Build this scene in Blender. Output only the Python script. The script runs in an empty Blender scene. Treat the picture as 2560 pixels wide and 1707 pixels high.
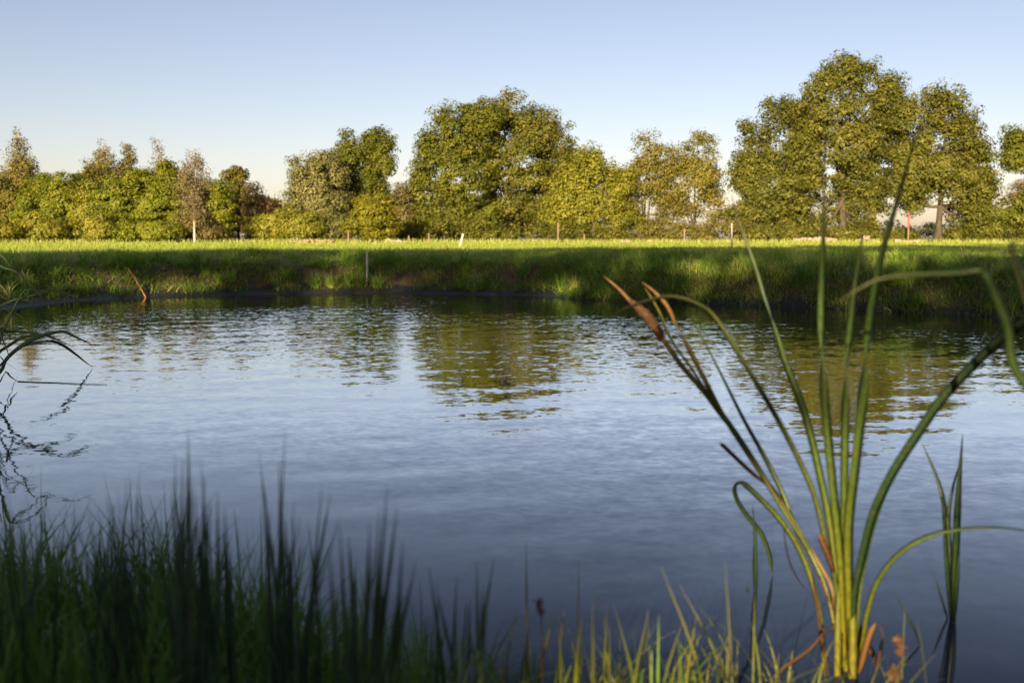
import bpy, math, random
import numpy as np
from mathutils import Vector

SC = bpy.context.scene
R = math.radians
# ------------------------------------------------------------------ camera
F = 2489.0                       # focal length in photograph pixels (35 mm lens, 2560 px wide)
HZ = 594.0                       # pixel row of the horizon
EYE = 1.35
PITCH = math.atan((853.5 - HZ) / F)
cd = bpy.data.cameras.new('camera')
cam = bpy.data.objects.new('camera', cd)
SC.collection.objects.link(cam)
cam.location = (0, 0, EYE)
cam.rotation_euler = (math.pi / 2 - PITCH, 0, 0)
cd.sensor_width = 36.0
cd.sensor_fit = 'HORIZONTAL'
cd.lens = 35.0
cd.clip_start = 0.05
cd.clip_end = 6000
cd.dof.use_dof = True
cd.dof.focus_distance = 10.0
cd.dof.aperture_fstop = 2.3
SC.camera = cam
# ------------------------------------------------------------------ sky and sun
SUN_EL = R(13.0)
SUN_AZ = R(17.0)                 # the sun stands behind the camera, this far to its left
SUN_DIR = Vector((-math.sin(SUN_AZ) * math.cos(SUN_EL), -math.cos(SUN_AZ) * math.cos(SUN_EL), math.sin(SUN_EL)))
W = bpy.data.worlds.new('World')
SC.world = W
W.use_nodes = True
wn, wl = W.node_tree.nodes, W.node_tree.links
bg = wn['Background']
sky = wn.new('ShaderNodeTexSky')
sky.sky_type = 'NISHITA'
sky.sun_disc = False
sky.sun_elevation = SUN_EL
sky.sun_rotation = math.atan2(SUN_DIR.x, SUN_DIR.y)
sky.altitude = 0
sky.air_density = 0.8
sky.dust_density = 1.0
sky.ozone_density = 1.0
wb = wn.new('ShaderNodeMixRGB')          # the photograph's cooler, pinker white balance, the same in every direction
wb.blend_type = 'MULTIPLY'
wb.inputs[0].default_value = 1.0
wb.inputs[2].default_value = (1.25, 1.0, 0.96, 1)
wl.new(sky.outputs[0], wb.inputs[1])
wl.new(wb.outputs[0], bg.inputs[0])
bg.inputs[1].default_value = 0.058
sd_ = bpy.data.lights.new('sun', 'SUN')
sun = bpy.data.objects.new('sun', sd_)
SC.collection.objects.link(sun)
sd_.energy = 5.0
sd_.angle = R(0.55)
sd_.color = (1.0, 0.77, 0.48)
sun.rotation_euler = SUN_DIR.to_track_quat('Z', 'Y').to_euler()
sun.location = (-20, -40, 20)
SC.view_settings.view_transform = 'Standard'
SC.view_settings.look = 'None'
SC.view_settings.exposure = 1.45
SC.view_settings.gamma = 1.0
SC.view_settings.use_curve_mapping = False
SC.render.engine = 'CYCLES'
SC.cycles.use_denoising = True
SC.cycles.max_bounces = 6
SC.cycles.diffuse_bounces = 3
SC.cycles.glossy_bounces = 3
SC.cycles.transmission_bounces = 3
SC.cycles.transparent_max_bounces = 4
SC.cycles.caustics_reflective = False
SC.cycles.caustics_refractive = False

rng = np.random.default_rng(7)
random.seed(7)

# ------------------------------------------------------------------ helpers
CP, SP = math.cos(PITCH), math.sin(PITCH)


def P(px, py, Y):
    """point of the place seen at photograph pixel (px, py), Y metres ahead"""
    a, b = (px - 1280.0) / F, (853.5 - py) / F
    d = np.array([a, CP + b * SP, -SP + b * CP])
    return np.array([0, 0, EYE]) + d * (Y / d[1])


K = 2560.0 / 2352.0


def PD(x, y, Y):
    return P(x * K, y * K, Y)


def onz(px, py, z=0.0):
    a, b = (px - 1280.0) / F, (853.5 - py) / F
    d = np.array([a, CP + b * SP, -SP + b * CP])
    return np.array([0, 0, EYE]) + d * ((z - EYE) / d[2])


def mesh_np(name, V, quads, tint=None, mat=None, smooth=False):
    V = np.asarray(V, dtype=np.float32)
    quads = np.asarray(quads, dtype=np.int32)
    n = quads.shape[1]
    me = bpy.data.meshes.new(name)
    me.vertices.add(len(V))
    me.vertices.foreach_set('co', V.ravel())
    me.loops.add(quads.size)
    me.loops.foreach_set('vertex_index', quads.ravel())
    me.polygons.add(len(quads))
    me.polygons.foreach_set('loop_start', np.arange(0, quads.size, n, dtype=np.int32))
    me.polygons.foreach_set('loop_total', np.full(len(quads), n, dtype=np.int32))
    if smooth:
        me.polygons.foreach_set('use_smooth', np.ones(len(quads), dtype=bool))
    me.update(calc_edges=True)
    if tint is not None:
        a = me.attributes.new('tint', 'FLOAT', 'POINT')
        a.data.foreach_set('value', np.asarray(tint, dtype=np.float32))
    if mat:
        me.materials.append(mat)
    return me


def link(name, me, parent=None, label=None, cat=None, group=None, kind=None):
    o = bpy.data.objects.new(name, me)
    SC.collection.objects.link(o)
    if parent is not None:
        o.parent = parent
        o.location = (0, 0, 0)
        o.matrix_parent_inverse = parent.matrix_world.inverted() if False else o.matrix_parent_inverse
    for k, v in (('label', label), ('category', cat), ('group', group), ('kind', kind)):
        if v:
            o[k] = v
    return o


def thing(name, label, cat, loc, group=None):
    o = link(name, None, label=label, cat=cat, group=group)
    o.location = loc
    o.empty_display_size = 0.2
    return o


def part(name, V, quads, parent, mat, tint=None, smooth=False, label=None):
    """V in world coordinates; stored relative to the parent's base"""
    off = np.zeros(3)
    p = parent
    while p is not None:
        off += np.array(p.location)
        p = p.parent
    me = mesh_np(name, np.asarray(V) - off, quads, tint, mat, smooth)
    return link(name, me, parent, label=label)


class Acc:
    def __init__(self):
        self.V, self.Q, self.T, self.n = [], [], [], 0

    def add(self, V, Q, T=None):
        self.V.append(np.asarray(V, dtype=np.float32))
        self.Q.append(np.asarray(Q, dtype=np.int32) + self.n)
        self.T.append(np.full(len(V), 0.5, dtype=np.float32) if T is None else np.asarray(T, dtype=np.float32))
        self.n += len(V)

    def get(self):
        return np.concatenate(self.V), np.concatenate(self.Q), np.concatenate(self.T)


def norm(a):
    return a / np.maximum(np.linalg.norm(a, axis=-1, keepdims=True), 1e-9)


def spline(pts, n):
    """Catmull-Rom through pts (m x k), n samples"""
    pts = np.asarray(pts, float)
    m = len(pts)
    seg = np.linalg.norm(np.diff(pts[:, :3], axis=0), axis=1) ** 0.5 + 1e-6
    t = np.concatenate([[0], np.cumsum(seg)])
    u = np.linspace(0, t[-1], n)
    tan = np.zeros_like(pts)
    tan[1:-1] = (pts[2:] - pts[:-2]) / (t[2:] - t[:-2])[:, None]
    tan[0] = (pts[1] - pts[0]) / seg[0]
    tan[-1] = (pts[-1] - pts[-2]) / seg[-1]
    i = np.clip(np.searchsorted(t, u, side='right') - 1, 0, m - 2)
    h = seg[i][:, None]
    s = ((u - t[i]) / seg[i])[:, None]
    return ((2 * s**3 - 3 * s**2 + 1) * pts[i] + (s**3 - 2 * s**2 + s) * h * tan[i]
            + (-2 * s**3 + 3 * s**2) * pts[i + 1] + (s**3 - s**2) * h * tan[i + 1])


def tube(path, radii, sides=6, cap=True):
    path = np.asarray(path, float)
    n = len(path)
    t = norm(np.gradient(path, axis=0))
    ref = np.array([0.31, 0.95, 0.0]) if abs(t[0, 2]) > 0.7 else np.array([0, 0, 1.0])
    s = norm(np.cross(t, ref))
    b = np.cross(s, t)
    a = np.arange(sides) * 2 * math.pi / sides
    ring = (np.cos(a)[None, :, None] * s[:, None, :] + np.sin(a)[None, :, None] * b[:, None, :])
    V = path[:, None, :] + ring * np.asarray(radii, float)[:, None, None]
    V = V.reshape(-1, 3)
    i, j = np.meshgrid(np.arange(n - 1), np.arange(sides), indexing='ij')
    j2 = (j + 1) % sides
    Q = np.stack([i * sides + j, i * sides + j2, (i + 1) * sides + j2, (i + 1) * sides + j], -1).reshape(-1, 4)
    if cap and sides >= 4:
        top = (n - 1) * sides
        for k in range(0, sides - 2, 2):
            Q = np.vstack([Q, [top, top + k + 1, top + k + 2, top + (k + 3) % sides if k + 3 < sides else top]]) if k + 3 < sides or True else Q
        Q = np.array([q for q in Q if len(set(q)) == 4])
    return V, Q


def ribbon(path, width, twist=0.0, thick=0.06):
    """a leaf blade: closed lens-shaped strip along path; twist 0 faces the viewer's side of the plant"""
    path = np.asarray(path, float)
    n = len(path)
    t = norm(np.gradient(path, axis=0))
    front = np.tile([0.0, -1.0, 0.12], (n, 1))
    s = norm(np.cross(t, front))
    nn = np.cross(s, t)
    a = np.broadcast_to(np.asarray(twist, float), (n,))[:, None]
    s2 = np.cos(a) * s + np.sin(a) * nn
    n2 = np.cross(s2, t)
    w = np.asarray(width, float)[:, None]
    V = np.stack([path - s2 * w / 2, path + n2 * w * thick, path + s2 * w / 2, path - n2 * w * thick * 0.4], 1).reshape(-1, 3)
    i, j = np.meshgrid(np.arange(n - 1), np.arange(4), indexing='ij')
    Q = np.stack([i * 4 + j, i * 4 + (j + 1) % 4, (i + 1) * 4 + (j + 1) % 4, (i + 1) * 4 + j], -1).reshape(-1, 4)
    return V, Q


# ------------------------------------------------------------------ materials
def new_mat(name):
    m = bpy.data.materials.new(name)
    m.use_nodes = True
    return m, m.node_tree.nodes, m.node_tree.links, m.node_tree.nodes['Principled BSDF']


def ramp(nodes, stops):
    r = nodes.new('ShaderNodeValToRGB')
    e = r.color_ramp.elements
    e[0].position, e[0].color = stops[0][0], (*stops[0][1], 1)
    e[1].position, e[1].color = stops[-1][0], (*stops[-1][1], 1)
    for p, c in stops[1:-1]:
        x = e.new(p)
        x.color = (*c, 1)
    return r


def leaf_mat(name, stops, transl=0.3, rough=0.55, spec=0.25):
    m, n, l, b = new_mat(name)
    a = n.new('ShaderNodeAttribute')
    a.attribute_name = 'tint'
    r = ramp(n, stops)
    l.new(a.outputs['Fac'], r.inputs[0])
    l.new(r.outputs[0], b.inputs['Base Color'])
    b.inputs['Roughness'].default_value = rough
    b.inputs['Specular IOR Level'].default_value = spec
    t = n.new('ShaderNodeBsdfTranslucent')
    l.new(r.outputs[0], t.inputs[0])
    mx = n.new('ShaderNodeMixShader')
    mx.inputs[0].default_value = transl
    l.new(b.outputs[0], mx.inputs[1])
    l.new(t.outputs[0], mx.inputs[2])
    l.new(mx.outputs[0], n['Material Output'].inputs[0])
    return m


def blotch(m, scale=38.0, dark=0.55, spots=True):
    """veins, blotches and brown specks on a leaf"""
    n, l = m.node_tree.nodes, m.node_tree.links
    b = n['Principled BSDF']
    src = b.inputs['Base Color'].links[0].from_socket
    tc = n.new('ShaderNodeTexCoord')
    mp = n.new('ShaderNodeMapping')
    mp.inputs['Scale'].default_value = (1, 1, 0.12)
    l.new(tc.outputs['Object'], mp.inputs[0])
    n1 = n.new('ShaderNodeTexNoise')
    n1.inputs['Scale'].default_value = scale * 8
    n1.inputs['Detail'].default_value = 3
    l.new(mp.outputs[0], n1.inputs[0])
    n2 = n.new('ShaderNodeTexNoise')
    n2.inputs['Scale'].default_value = scale
    n2.inputs['Detail'].default_value = 5
    l.new(tc.outputs['Object'], n2.inputs[0])
    r1 = ramp(n, [(0.35, (dark, dark, dark)), (0.65, (1.25, 1.25, 1.25))])
    l.new(n1.outputs[0], r1.inputs[0])
    m1 = n.new('ShaderNodeMixRGB')
    m1.blend_type = 'MULTIPLY'
    m1.inputs[0].default_value = 1
    l.new(src, m1.inputs[1])
    l.new(r1.outputs[0], m1.inputs[2])
    r2 = ramp(n, [(0.58, (0, 0, 0)), (0.72, (0.32, 0.32, 0.32))])
    l.new(n2.outputs[0], r2.inputs[0])
    m2 = n.new('ShaderNodeMixRGB')
    l.new(r2.outputs[0], m2.inputs[0])
    l.new(m1.outputs[0], m2.inputs[1])
    m2.inputs[2].default_value = (0.13, 0.085, 0.03, 1)
    for lk in list(src.links):
        if lk.to_node not in (m1,):
            l.new(m2.outputs[0], lk.to_socket)
    bp = n.new('ShaderNodeBump')
    bp.inputs['Strength'].default_value = 0.5
    bp.inputs['Distance'].default_value = 0.001
    l.new(n1.outputs[0], bp.inputs['Height'])
    l.new(bp.outputs[0], b.inputs['Normal'])


def solid_mat(name, c1, c2, scale=8.0, rough=0.8, stretch=(1, 1, 1), bump=0.0, spec=0.3):
    m, n, l, b = new_mat(name)
    tc = n.new('ShaderNodeTexCoord')
    mp = n.new('ShaderNodeMapping')
    mp.inputs['Scale'].default_value = stretch
    nz = n.new('ShaderNodeTexNoise')
    nz.inputs['Scale'].default_value = scale
    nz.inputs['Detail'].default_value = 6
    nz.inputs['Roughness'].default_value = 0.65
    l.new(tc.outputs['Object'], mp.inputs[0])
    l.new(mp.outputs[0], nz.inputs[0])
    r = ramp(n, [(0.32, c1), (0.68, c2)])
    l.new(nz.outputs[0], r.inputs[0])
    l.new(r.outputs[0], b.inputs['Base Color'])
    b.inputs['Roughness'].default_value = rough
    b.inputs['Specular IOR Level'].default_value = spec
    if bump:
        bp = n.new('ShaderNodeBump')
        bp.inputs['Strength'].default_value = 0.8
        bp.inputs['Distance'].default_value = bump
        l.new(nz.outputs[0], bp.inputs['Height'])
        l.new(bp.outputs[0], b.inputs['Normal'])
    return m


M = {}
M['oak'] = leaf_mat('oak_leaves', [(0, (0.052, 0.066, 0.008)), (0.5, (0.112, 0.130, 0.013)), (0.85, (0.178, 0.180, 0.021)), (1, (0.201, 0.173, 0.025))])
M['oak2'] = leaf_mat('oak_leaves_autumn', [(0, (0.053, 0.063, 0.008)), (0.5, (0.114, 0.122, 0.016)), (0.85, (0.180, 0.169, 0.025)), (1, (0.192, 0.161, 0.027))])
M['willow'] = leaf_mat('willow_leaves', [(0, (0.083, 0.092, 0.027)), (0.5, (0.173, 0.173, 0.055)), (1, (0.282, 0.256, 0.103))])
M['green'] = leaf_mat('hornbeam_leaves', [(0, (0.063, 0.082, 0.007)), (0.5, (0.144, 0.173, 0.012)), (0.85, (0.227, 0.234, 0.017)), (1, (0.331, 0.254, 0.024))])
M['olive'] = leaf_mat('olive_leaves', [(0, (0.056, 0.058, 0.010)), (0.5, (0.120, 0.113, 0.016)), (1, (0.211, 0.173, 0.030))])
M['yellow'] = leaf_mat('yellow_leaves', [(0, (0.073, 0.089, 0.008)), (0.5, (0.159, 0.162, 0.010)), (1, (0.266, 0.218, 0.016))])
M['yelgreen'] = leaf_mat('yellow_green_leaves', [(0, (0.094, 0.107, 0.012)), (0.5, (0.188, 0.199, 0.019)), (1, (0.303, 0.253, 0.036))])
M['brown'] = leaf_mat('brown_leaves', [(0, (0.063, 0.050, 0.014)), (0.5, (0.135, 0.110, 0.032)), (1, (0.198, 0.170, 0.054))])
M['red'] = leaf_mat('reddish_leaves', [(0, (0.076, 0.048, 0.016)), (0.5, (0.162, 0.095, 0.032)), (1, (0.212, 0.152, 0.045))])
M['birch'] = leaf_mat('birch_leaves', [(0, (0.070, 0.070, 0.015)), (0.5, (0.154, 0.141, 0.029)), (1, (0.256, 0.211, 0.061))])
M['birchdry'] = leaf_mat('thin_birch_twigs', [(0, (0.09, 0.075, 0.03)), (0.5, (0.17, 0.14, 0.06)), (1, (0.27, 0.215, 0.10))])
M['ash'] = leaf_mat('ash_leaves', [(0, (0.096, 0.099, 0.017)), (0.5, (0.192, 0.180, 0.029)), (1, (0.306, 0.248, 0.055))], transl=0.4)
M['hedge'] = leaf_mat('hedge_leaves', [(0, (0.073, 0.070, 0.015)), (0.5, (0.152, 0.141, 0.029)), (1, (0.256, 0.211, 0.061))])
M['far'] = leaf_mat('distant_leaves', [(0, (0.035, 0.045, 0.030)), (1, (0.07, 0.08, 0.045))])
M['grass'] = leaf_mat('meadow_grass', [(0, (0.174, 0.259, 0.030)), (0.5, (0.289, 0.388, 0.054)), (0.85, (0.381, 0.426, 0.090)), (1, (0.485, 0.440, 0.164))], transl=0.42)
M['bankgrass'] = leaf_mat('bank_grass', [(0, (0.104, 0.206, 0.025)), (0.45, (0.222, 0.383, 0.047)), (0.8, (0.399, 0.503, 0.098)), (1, (0.592, 0.522, 0.215))], transl=0.4)
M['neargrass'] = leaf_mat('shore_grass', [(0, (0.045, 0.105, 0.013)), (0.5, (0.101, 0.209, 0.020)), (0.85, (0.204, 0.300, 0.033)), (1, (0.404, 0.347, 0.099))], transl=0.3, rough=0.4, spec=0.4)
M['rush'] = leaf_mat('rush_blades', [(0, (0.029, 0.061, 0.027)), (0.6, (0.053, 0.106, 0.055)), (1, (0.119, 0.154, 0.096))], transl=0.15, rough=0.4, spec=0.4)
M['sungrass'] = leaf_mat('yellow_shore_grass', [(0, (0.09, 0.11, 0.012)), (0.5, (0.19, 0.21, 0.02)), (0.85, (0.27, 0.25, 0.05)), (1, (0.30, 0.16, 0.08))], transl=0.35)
M['cattail'] = leaf_mat('cattail_leaf', [(0, (0.22, 0.19, 0.015)), (0.16, (0.15, 0.16, 0.014)), (0.35, (0.075, 0.115, 0.018)), (0.8, (0.050, 0.095, 0.026)), (1, (0.13, 0.12, 0.06))], transl=0.25, rough=0.38, spec=0.45)
M['cattaildark'] = leaf_mat('young_cattail_leaf', [(0, (0.020, 0.040, 0.010)), (0.5, (0.022, 0.050, 0.018)), (1, (0.03, 0.055, 0.02))], transl=0.15, rough=0.38, spec=0.45)
M['cattailpale'] = leaf_mat('pale_cattail_leaf', [(0, (0.09, 0.12, 0.022)), (0.5, (0.12, 0.15, 0.045)), (0.85, (0.13, 0.15, 0.06)), (1, (0.22, 0.13, 0.05))], transl=0.3, rough=0.42)
M['cattailfade'] = leaf_mat('fading_cattail_leaf', [(0, (0.09, 0.11, 0.014)), (0.6, (0.13, 0.135, 0.018)), (0.84, (0.20, 0.11, 0.025)), (1, (0.27, 0.165, 0.09))], transl=0.25, rough=0.45)
M['dry'] = leaf_mat('dry_leaf', [(0, (0.053, 0.023, 0.011)), (0.5, (0.100, 0.043, 0.020)), (1, (0.158, 0.077, 0.036))], transl=0.12, rough=0.7)
M['dryorange'] = leaf_mat('dry_orange_leaf', [(0, (0.140, 0.068, 0.020)), (1, (0.186, 0.099, 0.038))], transl=0.2, rough=0.6)
M['reed'] = leaf_mat('reed_leaf', [(0, (0.063, 0.116, 0.029)), (0.6, (0.105, 0.168, 0.046)), (0.9, (0.189, 0.231, 0.084)), (1, (0.546, 0.294, 0.126))], transl=0.25, rough=0.4, spec=0.4)
M['bark'] = solid_mat('bark', (0.036, 0.030, 0.020), (0.095, 0.075, 0.05), 5, 0.9, (1, 1, 0.25), 0.03)
M['birchbark'] = solid_mat('birch_bark', (0.26, 0.22, 0.17), (0.48, 0.44, 0.37), 2.2, 0.7, (0.4, 0.4, 2.5))
M['stalk'] = solid_mat('cattail_stalk', (0.10, 0.055, 0.028), (0.16, 0.12, 0.03), 14, 0.5, (1, 1, 0.2))
M['paleWood'] = solid_mat('weathered_wood', (0.42, 0.37, 0.30), (0.66, 0.60, 0.50), 14, 0.8, (1, 1, 0.15), 0.004)
M['brownWood'] = solid_mat('brown_wood', (0.16, 0.11, 0.065), (0.30, 0.22, 0.14), 14, 0.85, (1, 1, 0.15), 0.004)
M['whitePost'] = solid_mat('white_plastic', (0.26, 0.26, 0.27), (0.40, 0.39, 0.38), 9, 0.5)
M['redPaint'] = solid_mat('red_paint', (0.30, 0.05, 0.035), (0.42, 0.09, 0.06), 9, 0.5)
M['orangestem'] = solid_mat('orange_dead_stem', (0.30, 0.15, 0.03), (0.45, 0.25, 0.06), 6, 0.6)
M['heap'] = solid_mat('dry_brush', (0.22, 0.14, 0.085), (0.42, 0.29, 0.19), 5, 0.95, bump=0.05)
M['stone'] = solid_mat('pale_rubble', (0.24, 0.17, 0.12), (0.44, 0.34, 0.26), 3, 0.9, bump=0.04)

for k_ in ('cattail', 'cattaildark', 'cattailpale', 'cattailfade', 'dry', 'reed', 'rush'):
    blotch(M[k_])


def ground_material():
    m, n, l, b = new_mat('pond_ground')
    g = n.new('ShaderNodeNewGeometry')
    sx = n.new('ShaderNodeSeparateXYZ')
    l.new(g.outputs['Position'], sx.inputs[0])
    n1 = n.new('ShaderNodeTexNoise')
    n1.inputs['Scale'].default_value = 0.9
    n1.inputs['Detail'].default_value = 8
    n2 = n.new('ShaderNodeTexNoise')
    n2.inputs['Scale'].default_value = 6.0
    n2.inputs['Detail'].default_value = 6
    for k in (n1, n2):
        l.new(g.outputs['Position'], k.inputs[0])
    # meadow, soil, mud
    mead = ramp(n, [(0.3, (0.13, 0.15, 0.022)), (0.7, (0.21, 0.22, 0.038))])
    soil = ramp(n, [(0.3, (0.035, 0.022, 0.010)), (0.7, (0.09, 0.06, 0.026))])
    mud = ramp(n, [(0.3, (0.016, 0.014, 0.014)), (0.7, (0.032, 0.028, 0.028))])
    l.new(n2.outputs[0], mead.inputs[0])
    l.new(n2.outputs[0], soil.inputs[0])
    l.new(n1.outputs[0], mud.inputs[0])
    add = n.new('ShaderNodeMath')
    add.operation = 'MULTIPLY_ADD'
    l.new(n1.outputs[0], add.inputs[0])
    add.inputs[1].default_value = 0.35
    l.new(sx.outputs['Z'], add.inputs[2])
    f1 = n.new('ShaderNodeMapRange')
    f1.inputs[1].default_value, f1.inputs[2].default_value = 0.85, 1.0
    l.new(add.outputs[0], f1.inputs[0])
    f2 = n.new('ShaderNodeMapRange')
    f2.inputs[1].default_value, f2.inputs[2].default_value = 0.29, 0.36
    l.new(add.outputs[0], f2.inputs[0])
    m1 = n.new('ShaderNodeMixRGB')
    l.new(f1.outputs[0], m1.inputs[0])
    l.new(soil.outputs[0], m1.inputs[1])
    l.new(mead.outputs[0], m1.inputs[2])
    m2 = n.new('ShaderNodeMixRGB')
    l.new(f2.outputs[0], m2.inputs[0])
    l.new(mud.outputs[0], m2.inputs[1])
    l.new(m1.outputs[0], m2.inputs[2])
    l.new(m2.outputs[0], b.inputs['Base Color'])
    rr = n.new('ShaderNodeMapRange')
    rr.inputs[3].default_value, rr.inputs[4].default_value = 0.38, 0.95
    l.new(f2.outputs[0], rr.inputs[0])
    l.new(rr.outputs[0], b.inputs['Roughness'])
    bp = n.new('ShaderNodeBump')
    bp.inputs['Distance'].default_value = 0.05
    l.new(n2.outputs[0], bp.inputs['Height'])
    l.new(bp.outputs[0], b.inputs['Normal'])
    return m


def water_material():
    m, n, l, b = new_mat('pond_water')
    n.remove(b)
    body = n.new('ShaderNodeBsdfDiffuse')
    body.inputs[0].default_value = (0.014, 0.024, 0.048, 1)
    mir = n.new('ShaderNodeBsdfGlossy')
    mir.inputs['Roughness'].default_value = 0.02
    fr = n.new('ShaderNodeFresnel')
    fr.inputs['IOR'].default_value = 1.333
    fm = n.new('ShaderNodeMath')
    fm.operation = 'MULTIPLY_ADD'
    fm.inputs[1].default_value = 3.3
    fm.inputs[2].default_value = -0.23
    l.new(fr.outputs[0], fm.inputs[0])
    fc = n.new('ShaderNodeClamp')
    fc.inputs['Min'].default_value = 0.03
    fc.inputs['Max'].default_value = 0.93
    l.new(fm.outputs[0], fc.inputs[0])
    mx = n.new('ShaderNodeMixShader')
    l.new(fc.outputs[0], mx.inputs[0])
    l.new(body.outputs[0], mx.inputs[1])
    l.new(mir.outputs[0], mx.inputs[2])
    l.new(mx.outputs[0], n['Material Output'].inputs[0])
    g = n.new('ShaderNodeNewGeometry')
    at = n.new('ShaderNodeAttribute')
    at.attribute_name = 'tint'           # how strongly the breeze ruffles this spot
    nrm = g.outputs['Normal']
    for scale, rot, k in (((7.5, 13.0, 1), -14, 0.13), ((19.0, 30.0, 1), 10, 0.12)):
        mp = n.new('ShaderNodeMapping')
        mp.inputs['Scale'].default_value = scale
        mp.inputs['Rotation'].default_value = (0, 0, R(rot))
        nz = n.new('ShaderNodeTexNoise')
        nz.inputs['Scale'].default_value = 1.0
        nz.inputs['Detail'].default_value = 1.5
        l.new(g.outputs['Position'], mp.inputs[0])
        l.new(mp.outputs[0], nz.inputs[0])
        sb = n.new('ShaderNodeVectorMath')
        sb.operation = 'SUBTRACT'
        sb.inputs[1].default_value = (0.5, 0.5, 0.5)
        l.new(nz.outputs['Color'], sb.inputs[0])
        ml = n.new('ShaderNodeVectorMath')
        ml.operation = 'MULTIPLY'
        ml.inputs[1].default_value = (0.45 * k, 1.0 * k, 0)
        l.new(sb.outputs[0], ml.inputs[0])
        sc_ = n.new('ShaderNodeVectorMath')
        sc_.operation = 'SCALE'
        l.new(ml.outputs[0], sc_.inputs[0])
        l.new(at.outputs['Fac'], sc_.inputs['Scale'])
        ad = n.new('ShaderNodeVectorMath')
        l.new(nrm, ad.inputs[0])
        l.new(sc_.outputs[0], ad.inputs[1])
        nrm = ad.outputs[0]
    no = n.new('ShaderNodeVectorMath')
    no.operation = 'NORMALIZE'
    l.new(nrm, no.inputs[0])
    l.new(no.outputs[0], mir.inputs['Normal'])
    l.new(no.outputs[0], fr.inputs['Normal'])
    return m


# ------------------------------------------------------------------ pond outline and terrain
FAR = [onz(x * K, y * K)[:2] for x, y in ((-40, 716), (60, 704), (190, 690), (330, 683), (600, 676), (900, 673), (1230, 679),
                                          (1310, 687), (1700, 701), (2000, 713), (2250, 724), (2380, 738))]
RING = [np.array(p) for p in FAR] + [np.array(p) for p in ((9.6, 15.0), (10.6, 12.0), (10.4, 8.5), (8.0, 5.0), (4.5, 3.2), (2.4, 2.85), (1.6, 2.80), (1.05, 2.84),
                                                          (0.45, 2.75), (0.0, 2.8), (-0.45, 2.95), (-1.0, 3.2), (-1.7, 3.5), (-2.4, 3.9), (-3.6, 5.2), (-5.0, 7.2), (-6.2, 9.6), (-7.6, 12.5), (-9.6, 16.2), (-11.4, 18.6))]
RING = np.array(RING)
RA, RB = RING, np.roll(RING, -1, axis=0)


def sdf(x, y):
    """signed distance to the pond's outline, negative over water"""
    p = np.stack([np.ravel(x), np.ravel(y)], 1)
    d = np.full(len(p), 1e9)
    ins = np.zeros(len(p), bool)
    for a, b in zip(RA, RB):
        ab = b - a
        t = np.clip(((p - a) @ ab) / (ab @ ab), 0, 1)
        q = a + t[:, None] * ab
        d = np.minimum(d, np.hypot(p[:, 0] - q[:, 0], p[:, 1] - q[:, 1]))
        c = (a[1] > p[:, 1]) != (b[1] > p[:, 1])
        with np.errstate(divide='ignore', invalid='ignore'):
            xi = a[0] + (p[:, 1] - a[1]) * ab[0] / ab[1]
        ins ^= c & (p[:, 0] < xi)
    return np.where(ins, -d, d).reshape(np.shape(x))


NW = [(rng.normal(size=2) * s, rng.uniform(0, 6.28), a) for s, a in ((0.35, 1.0), (0.6, 0.8), (1.2, 0.6), (2.2, 0.45), (3.5, 0.3), (0.2, 1.0), (0.9, 0.7), (5.0, 0.2))]


def wob(x, y):
    r = 0
    for k, ph, a in NW:
        r = r + a * np.sin(k[0] * x + k[1] * y + ph)
    return r / 2.2


FIELD = 0.93


def sstep(a, b, v):
    t = np.clip((v - a) / (b - a), 0, 1)
    return t * t * (3 - 2 * t)


def zg(x, y):
    x, y = np.asarray(x, float), np.asarray(y, float)
    d = sdf(x, y)
    w = wob(x, y)
    far = sstep(5.0, 13.0, y)
    # far bank: a mud lip, a steep face, a rounded crest
    dd = d + 0.18 * w * sstep(0, 0.6, d) + 0.32 * sstep(0.3, 2.0, x) * sstep(0, 0.15, d)
    zf = 0.09 * sstep(0.0, 0.4, dd) + 0.58 * sstep(0.35, 1.5, dd) + (FIELD - 0.67) * sstep(1.1, 3.4, dd) + 0.035 * w * sstep(0.6, 2.5, d) * np.exp(-np.clip(d, 0, 200) / 30)
    zn = 0.07 * sstep(0, 0.3, d) + 0.20 * sstep(0.3, 1.6, d) + 0.66 * sstep(3, 12, d) + 0.02 * w * sstep(0.2, 1, d)
    zb = zn * (1 - far) + zf * far
    zi = -0.55 * sstep(0, 2.5, -d) - 0.03 * sstep(0, 0.15, -d)
    return np.where(d > 0, zb, zi)


def axis(parts):
    out = []
    for a, b, s in parts:
        out.append(np.arange(a, b, s))
    return np.concatenate(out)


def grow(a, b, s, f):
    v, o = a, []
    while v < b:
        o.append(v)
        v += s
        s *= f
    o.append(b)
    return np.array(o)


gx = np.concatenate([-grow(16, 3000, 0.5, 1.2)[::-1], np.arange(-15.8, 15.9, 0.2), grow(16, 3000, 0.5, 1.2)])
gy = np.concatenate([-grow(2, 300, 0.4, 1.2)[::-1], np.arange(-1.9, 5, 0.12), np.arange(5, 15.5, 0.25), np.arange(15.5, 28, 0.125), grow(28, 4000, 0.3, 1.12)])
GX, GY = np.meshgrid(gx, gy, indexing='ij')
GZ = zg(GX, GY)
V = np.stack([GX, GY, GZ], -1).reshape(-1, 3)
ny = len(gy)
i, j = np.meshgrid(np.arange(len(gx) - 1), np.arange(ny - 1), indexing='ij')
Q = np.stack([i * ny + j, (i + 1) * ny + j, (i + 1) * ny + j + 1, i * ny + j + 1], -1).reshape(-1, 4)
link('ground', mesh_np('ground', V, Q, None, ground_material(), True), kind='structure', label='meadow and grassy pond banks running to the horizon')

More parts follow.
